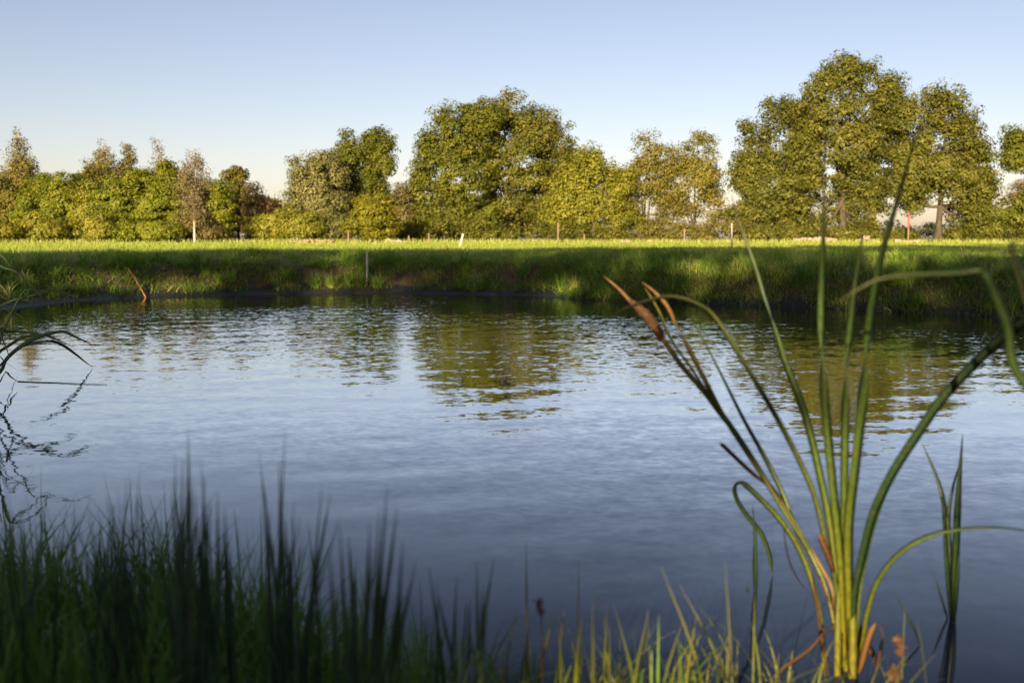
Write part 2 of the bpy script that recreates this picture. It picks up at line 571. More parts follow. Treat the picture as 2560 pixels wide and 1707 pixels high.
# water: a real rippled sheet, calm near the shores and rougher where the breeze touches it
ys = grow(1.5, 25.0, 0.026, 1.008)
us = np.concatenate([np.linspace(-3.0, -1.02, 14), np.linspace(-1, 1, 261), np.linspace(1.02, 3.0, 14)])
WY, WU = np.meshgrid(ys, us, indexing='ij')
WX = WU * (0.56 * WY + 1.0)
wr = np.random.default_rng(3)
H = np.zeros_like(WX)
breeze = (0.80 + 0.35 * np.sin(WX * 0.9 + 0.6 * WY) * np.sin(0.7 * WY - 0.4 * WX + 1.0)) * (0.42 + 0.58 * sstep(6.0, 11.5, WY + 0.22 * WX + 0.5 * np.sin(WX * 0.9) + 0.4 * np.sin(WX * 2.1 + 1)) * (0.75 + 0.35 * np.sin(WX * 0.37 + 1.2) * np.cos(WY * 0.5)) * (1 - 0.75 * sstep(-3.5, -8.5, WX)))
breeze = breeze * (1 + 0.9 * sstep(9.5, 17.0, WY))
sdw = sdf(WX, WY)
calm = sstep(0.0, 2.6, -sdw) * 0.7 + 0.3
for k in range(46):
    lam = 0.22 * 4.5 ** (wr.random() ** 1.1)
    th = R(90 + 12) + wr.normal() * 0.42
    kx, ky = math.cos(th) * 2 * math.pi / lam, math.sin(th) * 2 * math.pi / lam
    amp = 0.0006 * lam
    env = 0.6 + 0.4 * np.sin(WX * wr.normal() * 1.1 + WY * wr.normal() * 0.8 + wr.uniform(0, 6.3))
    small = breeze if lam < 0.35 else (0.35 + 0.65 * breeze)
    H += amp * small * calm * env * np.sin(kx * WX + ky * WY + wr.uniform(0, 6.3))
V = np.stack([WX, WY, H], -1).reshape(-1, 3)
nu = len(us)
i, j = np.meshgrid(np.arange(len(ys) - 1), np.arange(nu - 1), indexing='ij')
Q = np.stack([i * nu + j, i * nu + j + 1, (i + 1) * nu + j + 1, (i + 1) * nu + j], -1).reshape(-1, 4)
link('water', mesh_np('water', V, Q, (breeze * calm).ravel(), water_material(), True), kind='structure', label='rippled pond water reflecting sky and trees')


# ------------------------------------------------------------------ trees
def leaf_cards(C, N, size, aspect=0.6, droop=0.0):
    """small leaf blades: centres C, facing N"""
    n = len(C)
    N = norm(N)
    u = norm(np.cross(N, rng.normal(size=(n, 3))))
    if droop:
        u = norm(u * (1 - droop) + np.array([0, 0, -1.0]) * droop)
    v = norm(np.cross(N, u))
    s = size[:, None]
    V = np.stack([C - u * s * 0.45 - v * s * aspect * 0.5, C + u * s * 0.55, C - u * s * 0.3 + v * s * aspect * 0.55], 1).reshape(-1, 3)
    Q = np.arange(3 * n).reshape(-1, 3)
    return V, Q


DENS, FINE = 2.15, 0.69                 # leaves per clump and their size


def crown_mesh(clumps, rad, flat, per, size, kind):
    m = len(clumps)
    per, size = per * DENS, size * FINE
    cnt = np.maximum(4, (per * rng.uniform(0.6, 1.4, m) * (rad / rad.mean()) ** 2).astype(int))
    idx = np.repeat(np.arange(m), cnt)
    n = len(idx)
    g = norm(rng.normal(size=(n, 3))) * (rng.random(n) ** 0.34)[:, None]
    off = g * rad[idx][:, None] * np.array([1, 1, 1.0]) * np.stack([np.ones(n), np.ones(n), np.full(n, flat)], 1)
    C = clumps[idx] + off
    if kind == 'birch':
        C[:, 2] -= rng.random(n) ** 1.5 * rad[idx] * 1.6
    cen = clumps.mean(0)
    out = norm(clumps[idx] - cen)
    N = rng.normal(size=(n, 3)) * 0.34 + g * 1.05 + out * 0.55 + np.array([0, 0, 0.25])
    ct = rng.random(m)
    hz = (clumps[:, 2] - clumps[:, 2].min()) / max(np.ptp(clumps[:, 2]), 0.1)
    t = np.clip(0.5 + 0.5 * (ct[idx] - 0.5) + 0.11 * rng.normal(size=n), 0, 1)
    sz = size * np.clip(rng.lognormal(-0.08, 0.38, n), 0.4, 2.0)
    V, Q = leaf_cards(C, N, sz, 0.7, 0.5 if kind == 'birch' else 0.0)
    return V, Q, np.repeat(t, 3), len(C)


NLEAF = 0


def make_tree(name, label, cat, base_x, D, lobes, mat, n_cl, per, size=0.28, rad=0.8, flat=0.72, kind='oak', trunk_r=0.3, bark='bark',
              group=None, depth=0.8, trunk_top=None, wood=True, fill=0.45, stems=1, keep=None, gr=1.1, loose=0.45):
    """lobes: (x, y, rx, ry) as seen at distance D (display pixels) -> ellipsoids in metres with their own depth"""
    global NLEAF
    sc = K * D / F
    b = PD(base_x, 546, D)
    b[2] = float(zg(b[0], D)) - 0.05
    root = thing(name, label, cat, tuple(b), group)
    L = []
    rmax = max(l[2] for l in lobes) * sc
    for (x, y, rx, ry) in lobes:
        rx, ry = rx * gr, ry * gr
        c = PD(x, y, D)
        c[1] = D + rng.uniform(-1, 1) * rmax * 0.45 * depth
        L.append((c, rx * sc, ry * sc))
    wts = np.array([l[1] * l[2] for l in L]) ** 0.85
    pick = rng.choice(len(L), n_cl, p=wts / wts.sum())
    bough = [norm(rng.normal(size=(9, 3))) * rng.uniform(0.45, 0.85, (9, 1)) for _ in L]
    cl = np.zeros((n_cl, 3))
    for k, q in enumerate(pick):
        c, rx, rz = L[q]
        if rng.random() < loose:
            v = norm(rng.normal(size=3)) * (rng.random() ** fill)
        else:
            v = bough[q][rng.integers(len(bough[q]))] + norm(rng.normal(size=3)) * (rng.random() ** 0.5) * 0.42
        if v[1] > 0.2 and rng.random() < 0.35:
            v[1] *= -1
        k_ = max(0.1, 1 - rad * 0.4 / max(rx, rad))
        k2 = max(0.1, 1 - rad * flat * 0.4 / max(rz, rad * flat))
        cl[k] = c + v * np.array([rx * k_, rx * depth, rz * k2])
    cl[:, 2] = np.maximum(cl[:, 2], b[2] + 0.25 + 0.2 * rng.random(n_cl))
    if kind == 'birch':
        hgt = (cl[:, 2] - cl[:, 2].min()) / max(np.ptp(cl[:, 2]), 0.1)
        cl[:, :2] = b[:2] + (cl[:, :2] - b[:2]) * (1.12 - 0.5 * hgt)[:, None] + rng.normal(size=(n_cl, 2)) * 0.25
    rr = rad * rng.uniform(0.6, 1.35, n_cl)
    if kind == 'birch':
        rr *= 1.15 - 0.55 * hgt
    if keep is not None:
        m_ = keep(cl)
        cl, rr, pick = cl[m_], rr[m_], pick[m_]
    # wood
    if wood:
        tops = [max(L, key=lambda l: l[0][2] + l[2] * 0.3)] if stems == 1 else [L[k % len(L)] for k in range(stems)]
        tk, br = Acc(), Acc()
        nodes = []
        for s, tp in enumerate(tops):
            top = tp[0].copy()
            top[2] += tp[2] * (0.55 if kind in ('birch', 'ash') else 0.25)
            bb = b + (np.array([rng.normal() * 0.35, rng.normal() * 0.35, 0]) if stems > 1 else 0)
            nseg = 9
            tt = np.linspace(0, 1, nseg)[:, None]
            pth = bb + (top - bb) * tt
            wv = np.cumsum(rng.normal(size=(nseg, 3)), 0) * np.array([0.10, 0.10, 0]) * (trunk_r / 0.3)
            wv -= wv[0]
            pth = pth + wv * np.sin(tt * math.pi) ** 0.5
            # rise steeply first
            pth[:, :2] = bb[:2] + (pth[:, :2] - bb[:2]) * (tt ** 0.7)
            rd = trunk_r * (1.0 - 0.86 * tt[:, 0] ** 0.8)
            rd[0] *= 1.15 if kind == 'birch' else 1.45
            tk.add(*tube(pth, rd, 8))
            nodes += [(pth[k], rd[k]) for k in range(2, nseg)]
        base_nodes = list(nodes)
        for (c, rx, rz) in L:
            lowz = [nd for nd in base_nodes if nd[0][2] < c[2] - rz * 0.1] or [base_nodes[0]]
            nd = min(lowz, key=lambda q: np.linalg.norm(q[0] - c) + 0.4 * abs(q[0][2] - (c[2] - rz)))
            mid = (nd[0] + c) / 2 + np.array([0, 0, -0.12 * np.linalg.norm(c - nd[0])]) + rng.normal(size=3) * 0.25
            pth = spline([nd[0], mid, c + np.array([0, 0, rz * 0.35])], 6)
            r0 = min(nd[1] * 0.7, trunk_r * 0.55)
            rd = np.linspace(r0, max(0.03, r0 * 0.2), 6)
            br.add(*tube(pth, rd, 5, False))
            nodes += [(pth[k], rd[k]) for k in range(1, 6)]
        NP = np.array([q[0] for q in nodes])
        NR = np.array([q[1] for q in nodes])
        for c in cl[:: (1 if kind != 'shrub' else 3)]:
            d = np.linalg.norm(NP - c, axis=1) + np.maximum(0, NP[:, 2] - c[2]) * 1.2
            k = int(np.argmin(d))
            a = NP[k]
            mid = (a + c) / 2 + rng.normal(size=3) * 0.15 + np.array([0, 0, 0.06 * d[k]])
            r0 = min(NR[k] * 0.55, 0.018 + 0.012 * np.linalg.norm(c - a))
            br.add(*tube([a, mid, c], [r0, r0 * 0.7, r0 * 0.3], 3, False))
        V, Q, T = tk.get()
        part('trunk', V, Q, root, M[bark], None, True)
        V, Q, T = br.get()
        bo = part('branches', V, Q, root, M['bark' if bark != 'birchbark' else ('bark' if kind != 'birch' else 'twig')], None, True)
    if wood:
        bo['kind'] = 'stuff'
    V, Q, t, n = crown_mesh(cl, rr, flat, per, size, kind)
    NLEAF += n
    part('crown', V, Q, root, M[mat], t)
    return root


M['twig'] = solid_mat('birch_twigs', (0.16, 0.115, 0.075), (0.30, 0.235, 0.17), 4, 0.85)

FO = 'oaks standing along the hedge'
make_tree('oak_tree', 'tall dense oak with the taller left half of the central pair of crowns', 'tree', 1050, 88,
          [(1050, 292, 58, 66), (990, 365, 45, 70), (1062, 400, 70, 90), (1015, 480, 72, 65), (962, 440, 28, 75), (1090, 500, 60, 45), (1085, 320, 45, 75), (985, 520, 55, 30), (1110, 270, 45, 45), (1040, 530, 60, 20)], 'oak', 560, 54, group=FO, trunk_r=0.32)
make_tree('oak_tree', 'broad round oak on the right of the central pair of crowns', 'tree', 1180, 91,
          [(1160, 262, 55, 50), (1228, 310, 78, 72), (1278, 345, 52, 72), (1185, 400, 92, 90), (1268, 430, 62, 80), (1150, 490, 90, 55), (1230, 500, 70, 45), (1125, 330, 40, 90), (1300, 395, 35, 60), (1290, 490, 45, 45)], 'oak2', 640, 54, group=FO, trunk_r=0.32)
make_tree('oak_tree', 'tallest oak with the highest crown, dark trunk showing below', 'tree', 1935, 84,
          [(1955, 185, 68, 64), (1900, 262, 72, 75), (1990, 285, 68, 85), (1920, 365, 95, 85), (1990, 400, 75, 70), (1870, 455, 70, 55), (1955, 470, 50, 40), (2015, 455, 45, 45), (1835, 390, 45, 70), (1880, 515, 45, 30), (1975, 520, 40, 25), (2020, 240, 45, 60), (1850, 310, 45, 60), (1930, 160, 45, 38), (2045, 235, 42, 55), (2050, 310, 45, 60), (1870, 225, 45, 45)], 'oak2', 720, 42, group=FO, trunk_r=0.34, gr=1.2, loose=0.6)
make_tree('oak_tree', 'spreading oak with sloping shoulder, left neighbour of the tallest oak', 'tree', 1790, 87,
          [(1800, 275, 52, 58), (1750, 340, 58, 70), (1792, 415, 88, 85), (1722, 440, 52, 75), (1780, 495, 95, 45), (1850, 330, 45, 60), (1700, 500, 40, 40), (1840, 260, 42, 50), (1705, 400, 38, 55), (1830, 510, 50, 35)], 'oak2', 540, 42, group=FO, trunk_r=0.28, gr=1.2, loose=0.6)
make_tree('oak_tree', 'oak with flat-topped crown, right neighbour of the tallest oak', 'tree', 2155, 82,
          [(2130, 255, 62, 58), (2190, 275, 48, 68), (2215, 365, 58, 80), (2130, 360, 75, 80), (2180, 420, 85, 50), (2238, 440, 45, 48), (2075, 330, 35, 65), (2105, 450, 45, 40), (2215, 490, 60, 35), (2250, 380, 35, 60), (2062, 260, 35, 60), (2060, 400, 40, 60), (2230, 300, 38, 60), (2180, 225, 45, 32), (2265, 440, 32, 45)], 'oak2', 590, 42, group=FO, trunk_r=0.30, gr=1.2, loose=0.6)
make_tree('oak_tree', 'dark oak whose hanging crown enters at the right edge', 'tree', 2440, 80,
          [(2345, 325, 48, 32), (2325, 372, 34, 30), (2430, 330, 80, 90), (2440, 430, 70, 60)], 'oak', 210, 52, group=FO, trunk_r=0.40)
make_tree('willow_tree', 'grey-green willow-like tree left of the darker taller tree', 'tree', 722, 88,
          [(725, 395, 52, 50), (688, 425, 46, 58), (750, 440, 55, 80), (700, 490, 50, 52), (760, 500, 45, 45)], 'willow', 320, 62, trunk_r=0.25)
make_tree('oak_tree', 'dark green tree with one-sided crown and bare trunk behind the yellow shrub', 'tree', 850, 92,
          [(815, 345, 48, 48), (872, 328, 44, 34), (808, 425, 58, 75), (893, 380, 22, 34), (850, 450, 60, 50), (790, 500, 50, 45), (850, 385, 45, 50), (780, 385, 35, 45)], 'oak', 380, 58, trunk_r=0.28, group=FO)
make_tree('autumn_tree', 'low tree turning yellow at its top, beside the central oaks', 'tree', 1365, 86,
          [(1350, 385, 58, 42), (1305, 425, 48, 50), (1385, 430, 55, 60), (1335, 490, 65, 55), (1425, 470, 48, 70), (1280, 480, 40, 50), (1430, 410, 35, 45)], 'yelgreen', 380, 50, trunk_r=0.2, stems=2)
make_tree('ash_tree', 'feathery thin tree, left of the two open crowns with sky showing through', 'tree', 1485, 88,
          [(1490, 335, 32, 38), (1462, 385, 38, 50), (1505, 415, 50, 55), (1470, 470, 48, 50), (1530, 470, 42, 55), (1440, 425, 30, 45), (1535, 370, 25, 45)], 'ash', 200, 40, size=0.24, rad=0.75, kind='ash', trunk_r=0.12, stems=3, group='open feathery trees')
make_tree('ash_tree', 'feathery thin tree, right of the two open crowns with sky showing through', 'tree', 1585, 88,
          [(1605, 325, 42, 32), (1568, 380, 42, 48), (1628, 385, 32, 60), (1580, 470, 60, 50), (1640, 440, 26, 60), (1545, 425, 35, 48), (1600, 400, 45, 50), (1655, 500, 30, 40)], 'ash', 230, 36, size=0.24, rad=0.75, kind='ash', trunk_r=0.12, stems=4, group='open feathery trees')
FB = 'birches above the wood'
make_tree('birch_tree', 'dense drooping birch, the tallest of the birches over the left wood', 'tree', 45, 92,
          [(47, 330, 20, 42), (45, 390, 44, 50), (30, 445, 52, 50), (72, 395, 26, 42)], 'birch', 190, 34, size=0.2, rad=0.7, kind='birch', trunk_r=0.16, bark='birchbark', group=FB)
make_tree('birch_tree', 'birch half cut off by the left edge of the picture', 'tree', -14, 92,
          [(-14, 385, 18, 42), (-14, 440, 30, 50)], 'birch', 70, 50, size=0.2, rad=0.7, kind='birch', trunk_r=0.14, bark='birchbark', group=FB)
make_tree('birch_tree', 'slender birch with white trunk and thin left side, second tall birch', 'tree', 240, 92,
          [(248, 345, 20, 34), (232, 380, 36, 38), (208, 392, 20, 34), (262, 385, 18, 34)], 'birch', 105, 24, size=0.2, rad=0.6, kind='birch', trunk_r=0.15, bark='birchbark', group=FB)
make_tree('birch_tree', 'narrow pointed dark birch between the white-trunked and the thin brown ones', 'tree', 297, 94,
          [(299, 348, 13, 32), (298, 388, 27, 28)], 'birch', 66, 28, size=0.2, rad=0.55, kind='birch', trunk_r=0.12, bark='birchbark', group=FB)
make_tree('birch_tree', 'thin brownish birch with a pointed top over the green cone-shaped tree', 'tree', 366, 94,
          [(365, 345, 11, 32), (368, 390, 27, 34)], 'birchdry', 75, 20, size=0.17, rad=0.55, kind='birch', trunk_r=0.12, bark='birchbark', group=FB)
make_tree('birch_tree', 'half-bare brown birch with a pale trunk showing down to the field', 'tree', 447, 77,
          [(445, 362, 28, 34), (428, 405, 30, 45), (463, 400, 26, 55), (450, 460, 32, 50)], 'birchdry', 170, 13, size=0.16, rad=0.6, kind='birch', trunk_r=0.105, bark='birchbark', group=FB)
make_tree('slim_tree', 'small olive tree with round tuft crown rising over the dark gap', 'tree', 548, 92,
          [(545, 402, 26, 21), (550, 440, 24, 30), (560, 480, 26, 40)], 'olive', 75, 52, rad=0.6, trunk_r=0.15)
FH = 'leafy trees and shrubs along the wood edge'


def shrub(label, base, D, lobes, mat, n, per=62, size=0.24, rad=0.75, flat=0.5, name='shrub', cat='shrub', **kw):
    return make_tree(name, label, cat, base, D, lobes, mat, n, per, size, rad, flat, 'shrub', 0.1, group=FH, stems=2, gr=1.22, loose=0.7, **kw)


shrub('dark olive bushy tree under the tallest birch at the left edge', 30, 88, [(30, 455, 60, 58), (20, 505, 55, 42), (75, 480, 40, 60)], 'olive', 190, name='leafy_tree', cat='tree')
shrub('rounded olive-green tree left of the white-trunked birch', 150, 86, [(152, 440, 58, 40), (125, 490, 65, 55), (175, 505, 60, 45)], 'green', 240, name='leafy_tree', cat='tree')
shrub('dark tree at the foot of the white-trunked birch', 218, 90, [(205, 440, 42, 45), (225, 490, 45, 55)], 'olive', 150, name='leafy_tree', cat='tree')
shrub('bright green layered tree under the narrow dark birch', 290, 84, [(295, 430, 48, 40), (272, 490, 55, 55), (315, 495, 50, 52)], 'green', 250, name='leafy_tree', cat='tree', flat=0.4)
shrub('bright green cone-shaped tree beside the half-bare brown birch', 385, 82, [(386, 402, 22, 30), (388, 448, 46, 40), (385, 500, 62, 48)], 'green', 250, name='leafy_tree', cat='tree', flat=0.4)
shrub('green layered tree right of the half-bare brown birch', 500, 86, [(495, 445, 38, 32), (500, 490, 45, 40), (505, 525, 45, 26)], 'green', 170, name='leafy_tree', cat='tree', flat=0.4)
shrub('brown-green bushy tree right of the dark gap', 590, 86, [(580, 462, 26, 34), (588, 505, 28, 45)], 'brown', 90, name='leafy_tree', cat='tree')
shrub('green leafy tree closing the gap between the olive and the rounded trees', 95, 87, [(92, 450, 45, 45), (85, 500, 50, 48)], 'green', 150, name='leafy_tree', cat='tree')
shrub('yellowish tree in front of the dark tree at the birch foot', 222, 84, [(215, 460, 38, 42), (225, 505, 42, 40)], 'yelgreen', 120, name='leafy_tree', cat='tree')
shrub('green tree between the layered and the cone-shaped trees', 340, 85, [(340, 440, 36, 42), (345, 495, 42, 50)], 'green', 140, name='leafy_tree', cat='tree')
shrub('low brownish green shrub at the foot of the half-bare birch', 460, 79, [(450, 525, 38, 26), (490, 532, 34, 20)], 'brown', 90)
shrub('bright yellow low shrub at the left edge of the field', 18, 78, [(18, 530, 36, 20), (-10, 525, 30, 22)], 'yellow', 70)
shrub('yellow-green low shrub second from the left edge', 95, 79, [(88, 522, 36, 27), (120, 530, 34, 20)], 'yelgreen', 90)
shrub('yellow low shrub below the dark tree at the birch foot', 245, 79, [(240, 520, 32, 27), (215, 532, 30, 18)], 'yelgreen', 80)
shrub('low green shrub row at the foot of the cone-shaped tree', 340, 78, [(310, 533, 45, 18), (380, 532, 50, 20)], 'green', 100)
shrub('reddish-brown shrub left of the grey-green tree', 607, 92, [(605, 478, 34, 26), (630, 490, 26, 26)], 'red', 80)
shrub('yellow-green shrub in front of the reddish one', 620, 84, [(605, 525, 40, 24), (640, 515, 36, 32)], 'yelgreen', 100)
shrub('olive yellow spreading shrub below the grey-green tree', 690, 82, [(675, 518, 42, 30), (715, 522, 34, 28)], 'yelgreen', 90)
shrub('grey-green shrub between the olive and the yellow shrubs', 760, 84, [(755, 515, 36, 36), (790, 525, 30, 26)], 'willow', 90)
shrub('bright golden shrub in front of the one-sided dark tree', 862, 78, [(862, 478, 46, 36), (858, 520, 58, 32)], 'yellow', 150, flat=0.42)
shrub('brown thin shrub between the golden shrub and the central oaks', 925, 88, [(920, 480, 28, 50), (935, 520, 30, 32)], 'brown', 100)
shrub('low dark tree behind the wood edge at left', 60, 104, [(0, 470, 60, 50), (80, 460, 60, 60), (150, 480, 60, 60)], 'olive', 150, name='leafy_tree', cat='tree', rad=1.0)
shrub('low dark tree behind the bright green trees', 330, 104, [(240, 470, 70, 60), (330, 460, 70, 60), (420, 460, 60, 60)], 'olive', 170, name='leafy_tree', cat='tree', rad=1.0)
shrub('low dark tree behind the dark gap in the wood', 520, 104, [(490, 470, 50, 50), (555, 480, 50, 50), (620, 495, 40, 40)], 'olive', 130, name='leafy_tree', cat='tree', rad=1.0)
shrub('olive thicket behind the golden shrub', 840, 108, [(680, 490, 60, 45), (770, 480, 60, 50), (850, 470, 60, 55), (920, 480, 50, 48)], 'olive', 190, name='leafy_tree', cat='tree', rad=1.0)
shrub('pale brown far tree at the right edge behind the oaks', 2348, 130, [(2345, 440, 26, 24), (2350, 470, 28, 26)], 'birchdry', 60, name='leafy_tree', cat='tree', rad=1.0)
shrub('dark thorny bush at the right edge under the hanging oak crown', 2310, 82, [(2290, 500, 45, 40), (2345, 490, 45, 42), (2240, 505, 40, 38)], 'oak', 170)


def hedge(label, x0, x1, D, mat, ytop, n):
    lob = []
    for x in range(x0, x1, 30):          # ragged: low scrub with taller bushes and gaps
        if random.random() < 0.2:
            continue
        hh = random.choice((12, 15, 19, 24, 32))
        lob.append((x + random.uniform(-12, 12), 553 - hh, random.uniform(16, 40), hh))
    sc = K * D / F
    b = PD((x0 + x1) / 2, 546, D)
    b[2] = FIELD
    root = thing('hedge', label, 'hedge', tuple(b), 'hedges at the foot of the trees')
    cl = np.zeros((n, 3))
    st = Acc()
    for k in range(n):
        x, y, rx, ry = lob[rng.integers(len(lob))]
        c = PD(x, y, D)
        v = norm(rng.normal(size=3)) * rng.random() ** 0.4
        cl[k] = c + v * np.array([rx * sc, 1.0, ry * sc])
        cl[k, 2] = max(cl[k, 2], FIELD + 0.2)
        if k % 3 == 0:
            q = cl[k].copy()
            f = np.array([q[0] + rng.normal() * 0.3, D + rng.normal() * 0.2, FIELD - 0.05])
            st.add(*tube([f, (f + q) / 2 + rng.normal(size=3) * 0.1, q], [0.04, 0.03, 0.012], 3, False))
    V, Q, t, m = crown_mesh(cl, 0.6 * rng.uniform(0.6, 1.3, n), 0.7, 46, 0.22, 'hedge')
    part('foliage', V, Q, root, M[mat], t)
    V, Q, T = st.get()
    part('stems', V, Q, root, M['bark'])['kind'] = 'stuff'


hedge('ragged low hedge below the central oaks and the autumn tree', 930, 1450, 84, 'oak2', 503, 270)
hedge('thin hedge below the feathery open trees', 1450, 1700, 84, 'hedge', 500, 130)
hedge('ragged hedge of mixed height below the three large oaks', 1700, 2400, 81, 'oak2', 492, 340)

# the row of trees behind the photographer: it shades the pond and the near half of the meadow
CAT = np.array([0.95, 3.0, 0.6])
SDV = np.array(SUN_DIR)


def gaps(cl):
    """openings cut in the row of crowns to steer low sun onto the cattail, the shore grass and spots of the bank"""
    keep = np.ones(len(cl), bool)
    s = (2.95 - cl[:, 1]) / SDV[1]
    q = cl + SDV * s[:, None]
    ins = (q[:, 0] > np.where(q[:, 2] < 0.22, 0.0, 0.5)) & (q[:, 0] < 1.5) & (q[:, 2] > -0.6) & (q[:, 2] < np.where(rng.random(len(q)) < 0.4, 1.5, 0.75))
    ins |= (q[:, 0] > 0.05) & (q[:, 0] < 0.7) & (q[:, 2] > 0.92) & (q[:, 2] < 1.55)
    keep &= ~ins
    s = (23.0 - cl[:, 1]) / SDV[1]
    q = cl + SDV * s[:, None]
    for (x, z, r, rz) in ((-8.6, 0.35, 1.3, 0.35), (-5.6, 0.25, 0.8, 0.3), (0.6, 0.2, 0.9, 0.45), (-3.0, 0.55, 0.8, 0.3), (9.5, 0.9, 2.2, 0.4), (4.5, 0.5, 1.5, 0.3)):
        ins = ((q[:, 0] - x) / r) ** 2 + ((q[:, 2] - z) / rz) ** 2 < 1
        keep &= ~(ins & (rng.random(len(q)) < 0.62))
    return keep


EDGE = [(-34, 29), (-26, 30), (-19, 31.5), (-13.5, 33), (-9, 35.5), (-4, 38), (1, 40.5), (6, 43.5), (11, 47), (16.5, 51), (22.5, 55.5), (29, 61), (37, 67)]
ROWW = ['leftmost', 'second', 'third', 'fourth', 'fifth', 'sixth', 'seventh', 'eighth', 'ninth', 'tenth', 'eleventh', 'twelfth', 'last']
for k, (ex, ey) in enumerate(EDGE):
    yb = -20.0 - 1.5 * math.sin(k * 2.1)
    s = (ey - yb) / math.cos(SUN_AZ)
    x = ex - s * math.sin(SUN_AZ)
    Hh = FIELD + s * math.tan(SUN_EL) - 1.7
    b = np.array([x, yb, float(zg(x, yb)) - 0.05])
    root = thing('shade_tree', ROWW[k] + ' tree of the row behind the photographer, shading the pond', 'tree', tuple(b), 'trees shading the pond from behind')
    n = 300
    cl = np.zeros((n, 3))
    u = rng.random(n)
    cl[:, 2] = 0.6 + u * (Hh - 1.1)
    rw = 4.0 * np.sqrt(np.clip(1 - ((cl[:, 2] / Hh - 0.45) / 0.60) ** 2, 0.05, 1))
    a = rng.uniform(0, 6.28, n)
    r = np.sqrt(rng.random(n)) * rw
    cl[:, 0] = x + r * np.cos(a)
    cl[:, 1] = yb + r * np.sin(a) * 0.8
    cl = cl[gaps(cl)]  # clumps left out on purpose, so sun falls on the chosen spots
    rr = rng.uniform(0.7, 1.1, len(cl))
    V, Q, t, m = crown_mesh(cl, rr, 0.8, 9, 0.66, 'oak')
    C = V.reshape(-1, 3, 3).mean(1)
    kq = gaps(C) | (rng.random(len(C)) < 0.04)
    Q = Q[kq]
    part('crown', V, Q, root, M['oak'], t)
    pth = np.array([b, b + [0.1, 0, Hh * 0.3], b + [0, 0.1, Hh * 0.6], b + [0.1, 0, Hh * 0.9]])
    V, Q = tube(pth, [0.4, 0.28, 0.18, 0.05], 8)
    part('trunk', V, Q, root, M['bark'], None, True)

# a far wood low over the fields, one mass
n = 900
cl = np.stack([rng.uniform(-330, 330, n), rng.uniform(430, 470, n), FIELD + rng.random(n) ** 1.2 * 7.0], 1)
V, Q, t, m = crown_mesh(cl, rng.uniform(2, 4, n), 0.7, 8, 2.2, 'oak')
link('distant_wood', mesh_np('distant_wood', V, Q, t, M['far']), kind='stuff', label='low far wood seen between the trunks', cat='wood')

# ------------------------------------------------------------------ grass
def blades(p, h, lean, head, width, segs=3, tint=None, droop=0.0, face=None):
    """curved tapering blades; lean: sideways reach as a share of length"""
    n = len(p)
    hd = np.stack([np.cos(head), np.sin(head), np.zeros(n)], 1)
    fa = head + math.pi / 2 + rng.normal(size=n) * 0.5 if face is None else face
    sd = np.stack([np.cos(fa), np.sin(fa), np.zeros(n)], 1)
    rows = []
    for k in range(segs + 1):
        t = k / segs
        out = lean * h * (0.25 * t + 0.75 * t * t)
        up = h * (t * np.sqrt(np.maximum(0.05, 1 - 0.4 * lean)) - (droop + 0.45 * lean ** 2) * t ** 2.4)
        c = p + hd * out[:, None] + np.array([0, 0, 1.0]) * up[:, None]
        w = width * (1 - t) ** 0.65 * (0.75 + 0.25 * min(1, t * 4)) + 0.0004
        rows.append(c - sd * (w / 2)[:, None])
        rows.append(c + sd * (w / 2)[:, None])
    V = np.stack(rows, 1).reshape(-1, 3)
    m = 2 * (segs + 1)
    q = np.array([[2 * k, 2 * k + 1, 2 * k + 3, 2 * k + 2] for k in range(segs)])
    Q = (np.arange(n)[:, None, None] * m + q[None]).reshape(-1, 4)
    T = np.repeat(tint if tint is not None else rng.random(n), m)
    return V, Q, T


# far bank: tussocks of long grass hanging down the slope
acc = Acc()
nc = 5000
x = rng.uniform(-17, 15.5, nc * 14)
y = rng.uniform(10, 28, nc * 14)
d = sdf(x, y)
ok = (d > np.where(x > 1.0, 0.02, 0.3)) & (d < 3.4) & (np.abs(x) < 0.56 * y + 5) & (rng.random(len(x)) < np.where(d < 1.7, 1.0, 0.4))
x, y, d = x[ok][:nc], y[ok][:nc], d[ok][:nc]
bare = (wob(x * 1.3, y * 1.3 + 40) > 0.42) & (d < 1.15) & (d > 0.4) & (x < 1.5)
x, y, d = x[~bare], y[~bare], d[~bare]
low = (d < 0.55) & (x < 1.2) & (rng.random(len(x)) < 0.75)
x, y, d = x[~low], y[~low], d[~low]
per = 18
ci = np.repeat(np.arange(len(x)), per)
n = len(ci)
px = x[ci] + rng.normal(size=n) * 0.10
py = y[ci] + rng.normal(size=n) * 0.10
p = np.stack([px, py, zg(px, py) - 0.02], 1)
# lean follows the slope, towards the water
gxn = sdf(px + 0.05, py) - sdf(px - 0.05, py)
gyn = sdf(px, py + 0.05) - sdf(px, py - 0.05)
dn = np.arctan2(-gyn, -gxn)
ch = rng.normal(size=len(x)) * 0.7
steep = sstep(2.6, 1.0, d)[ci]
head = dn + 1.3 * ch[ci] + rng.normal(size=n) * 1.1
hh = (rng.uniform(0.15, 0.38, len(x)))[ci] * rng.uniform(0.6, 1.25, n)
hh *= (1 - 0.45 * sstep(1.8, 3.2, d)[ci]) * np.clip(1 + 0.55 * wob(x * 1.7 + 3, y * 1.7), 0.45, 1.7)[ci]
lean = np.clip(rng.normal(0.68, 0.25, n) + 0.25 * steep, 0.05, 1.15)
straw = 0.14 * (wob(x * 2.1 + 9, y * 2.1) > 0.3)
tt = np.clip(0.36 + 1.6 * straw[ci] + 0.42 * (rng.random(len(x)) - 0.5)[ci] + rng.normal(size=n) * 0.2, 0, 1)
acc.add(*blades(p, hh, lean, head, rng.uniform(0.009, 0.019, n), 3, tt))
nb = 150
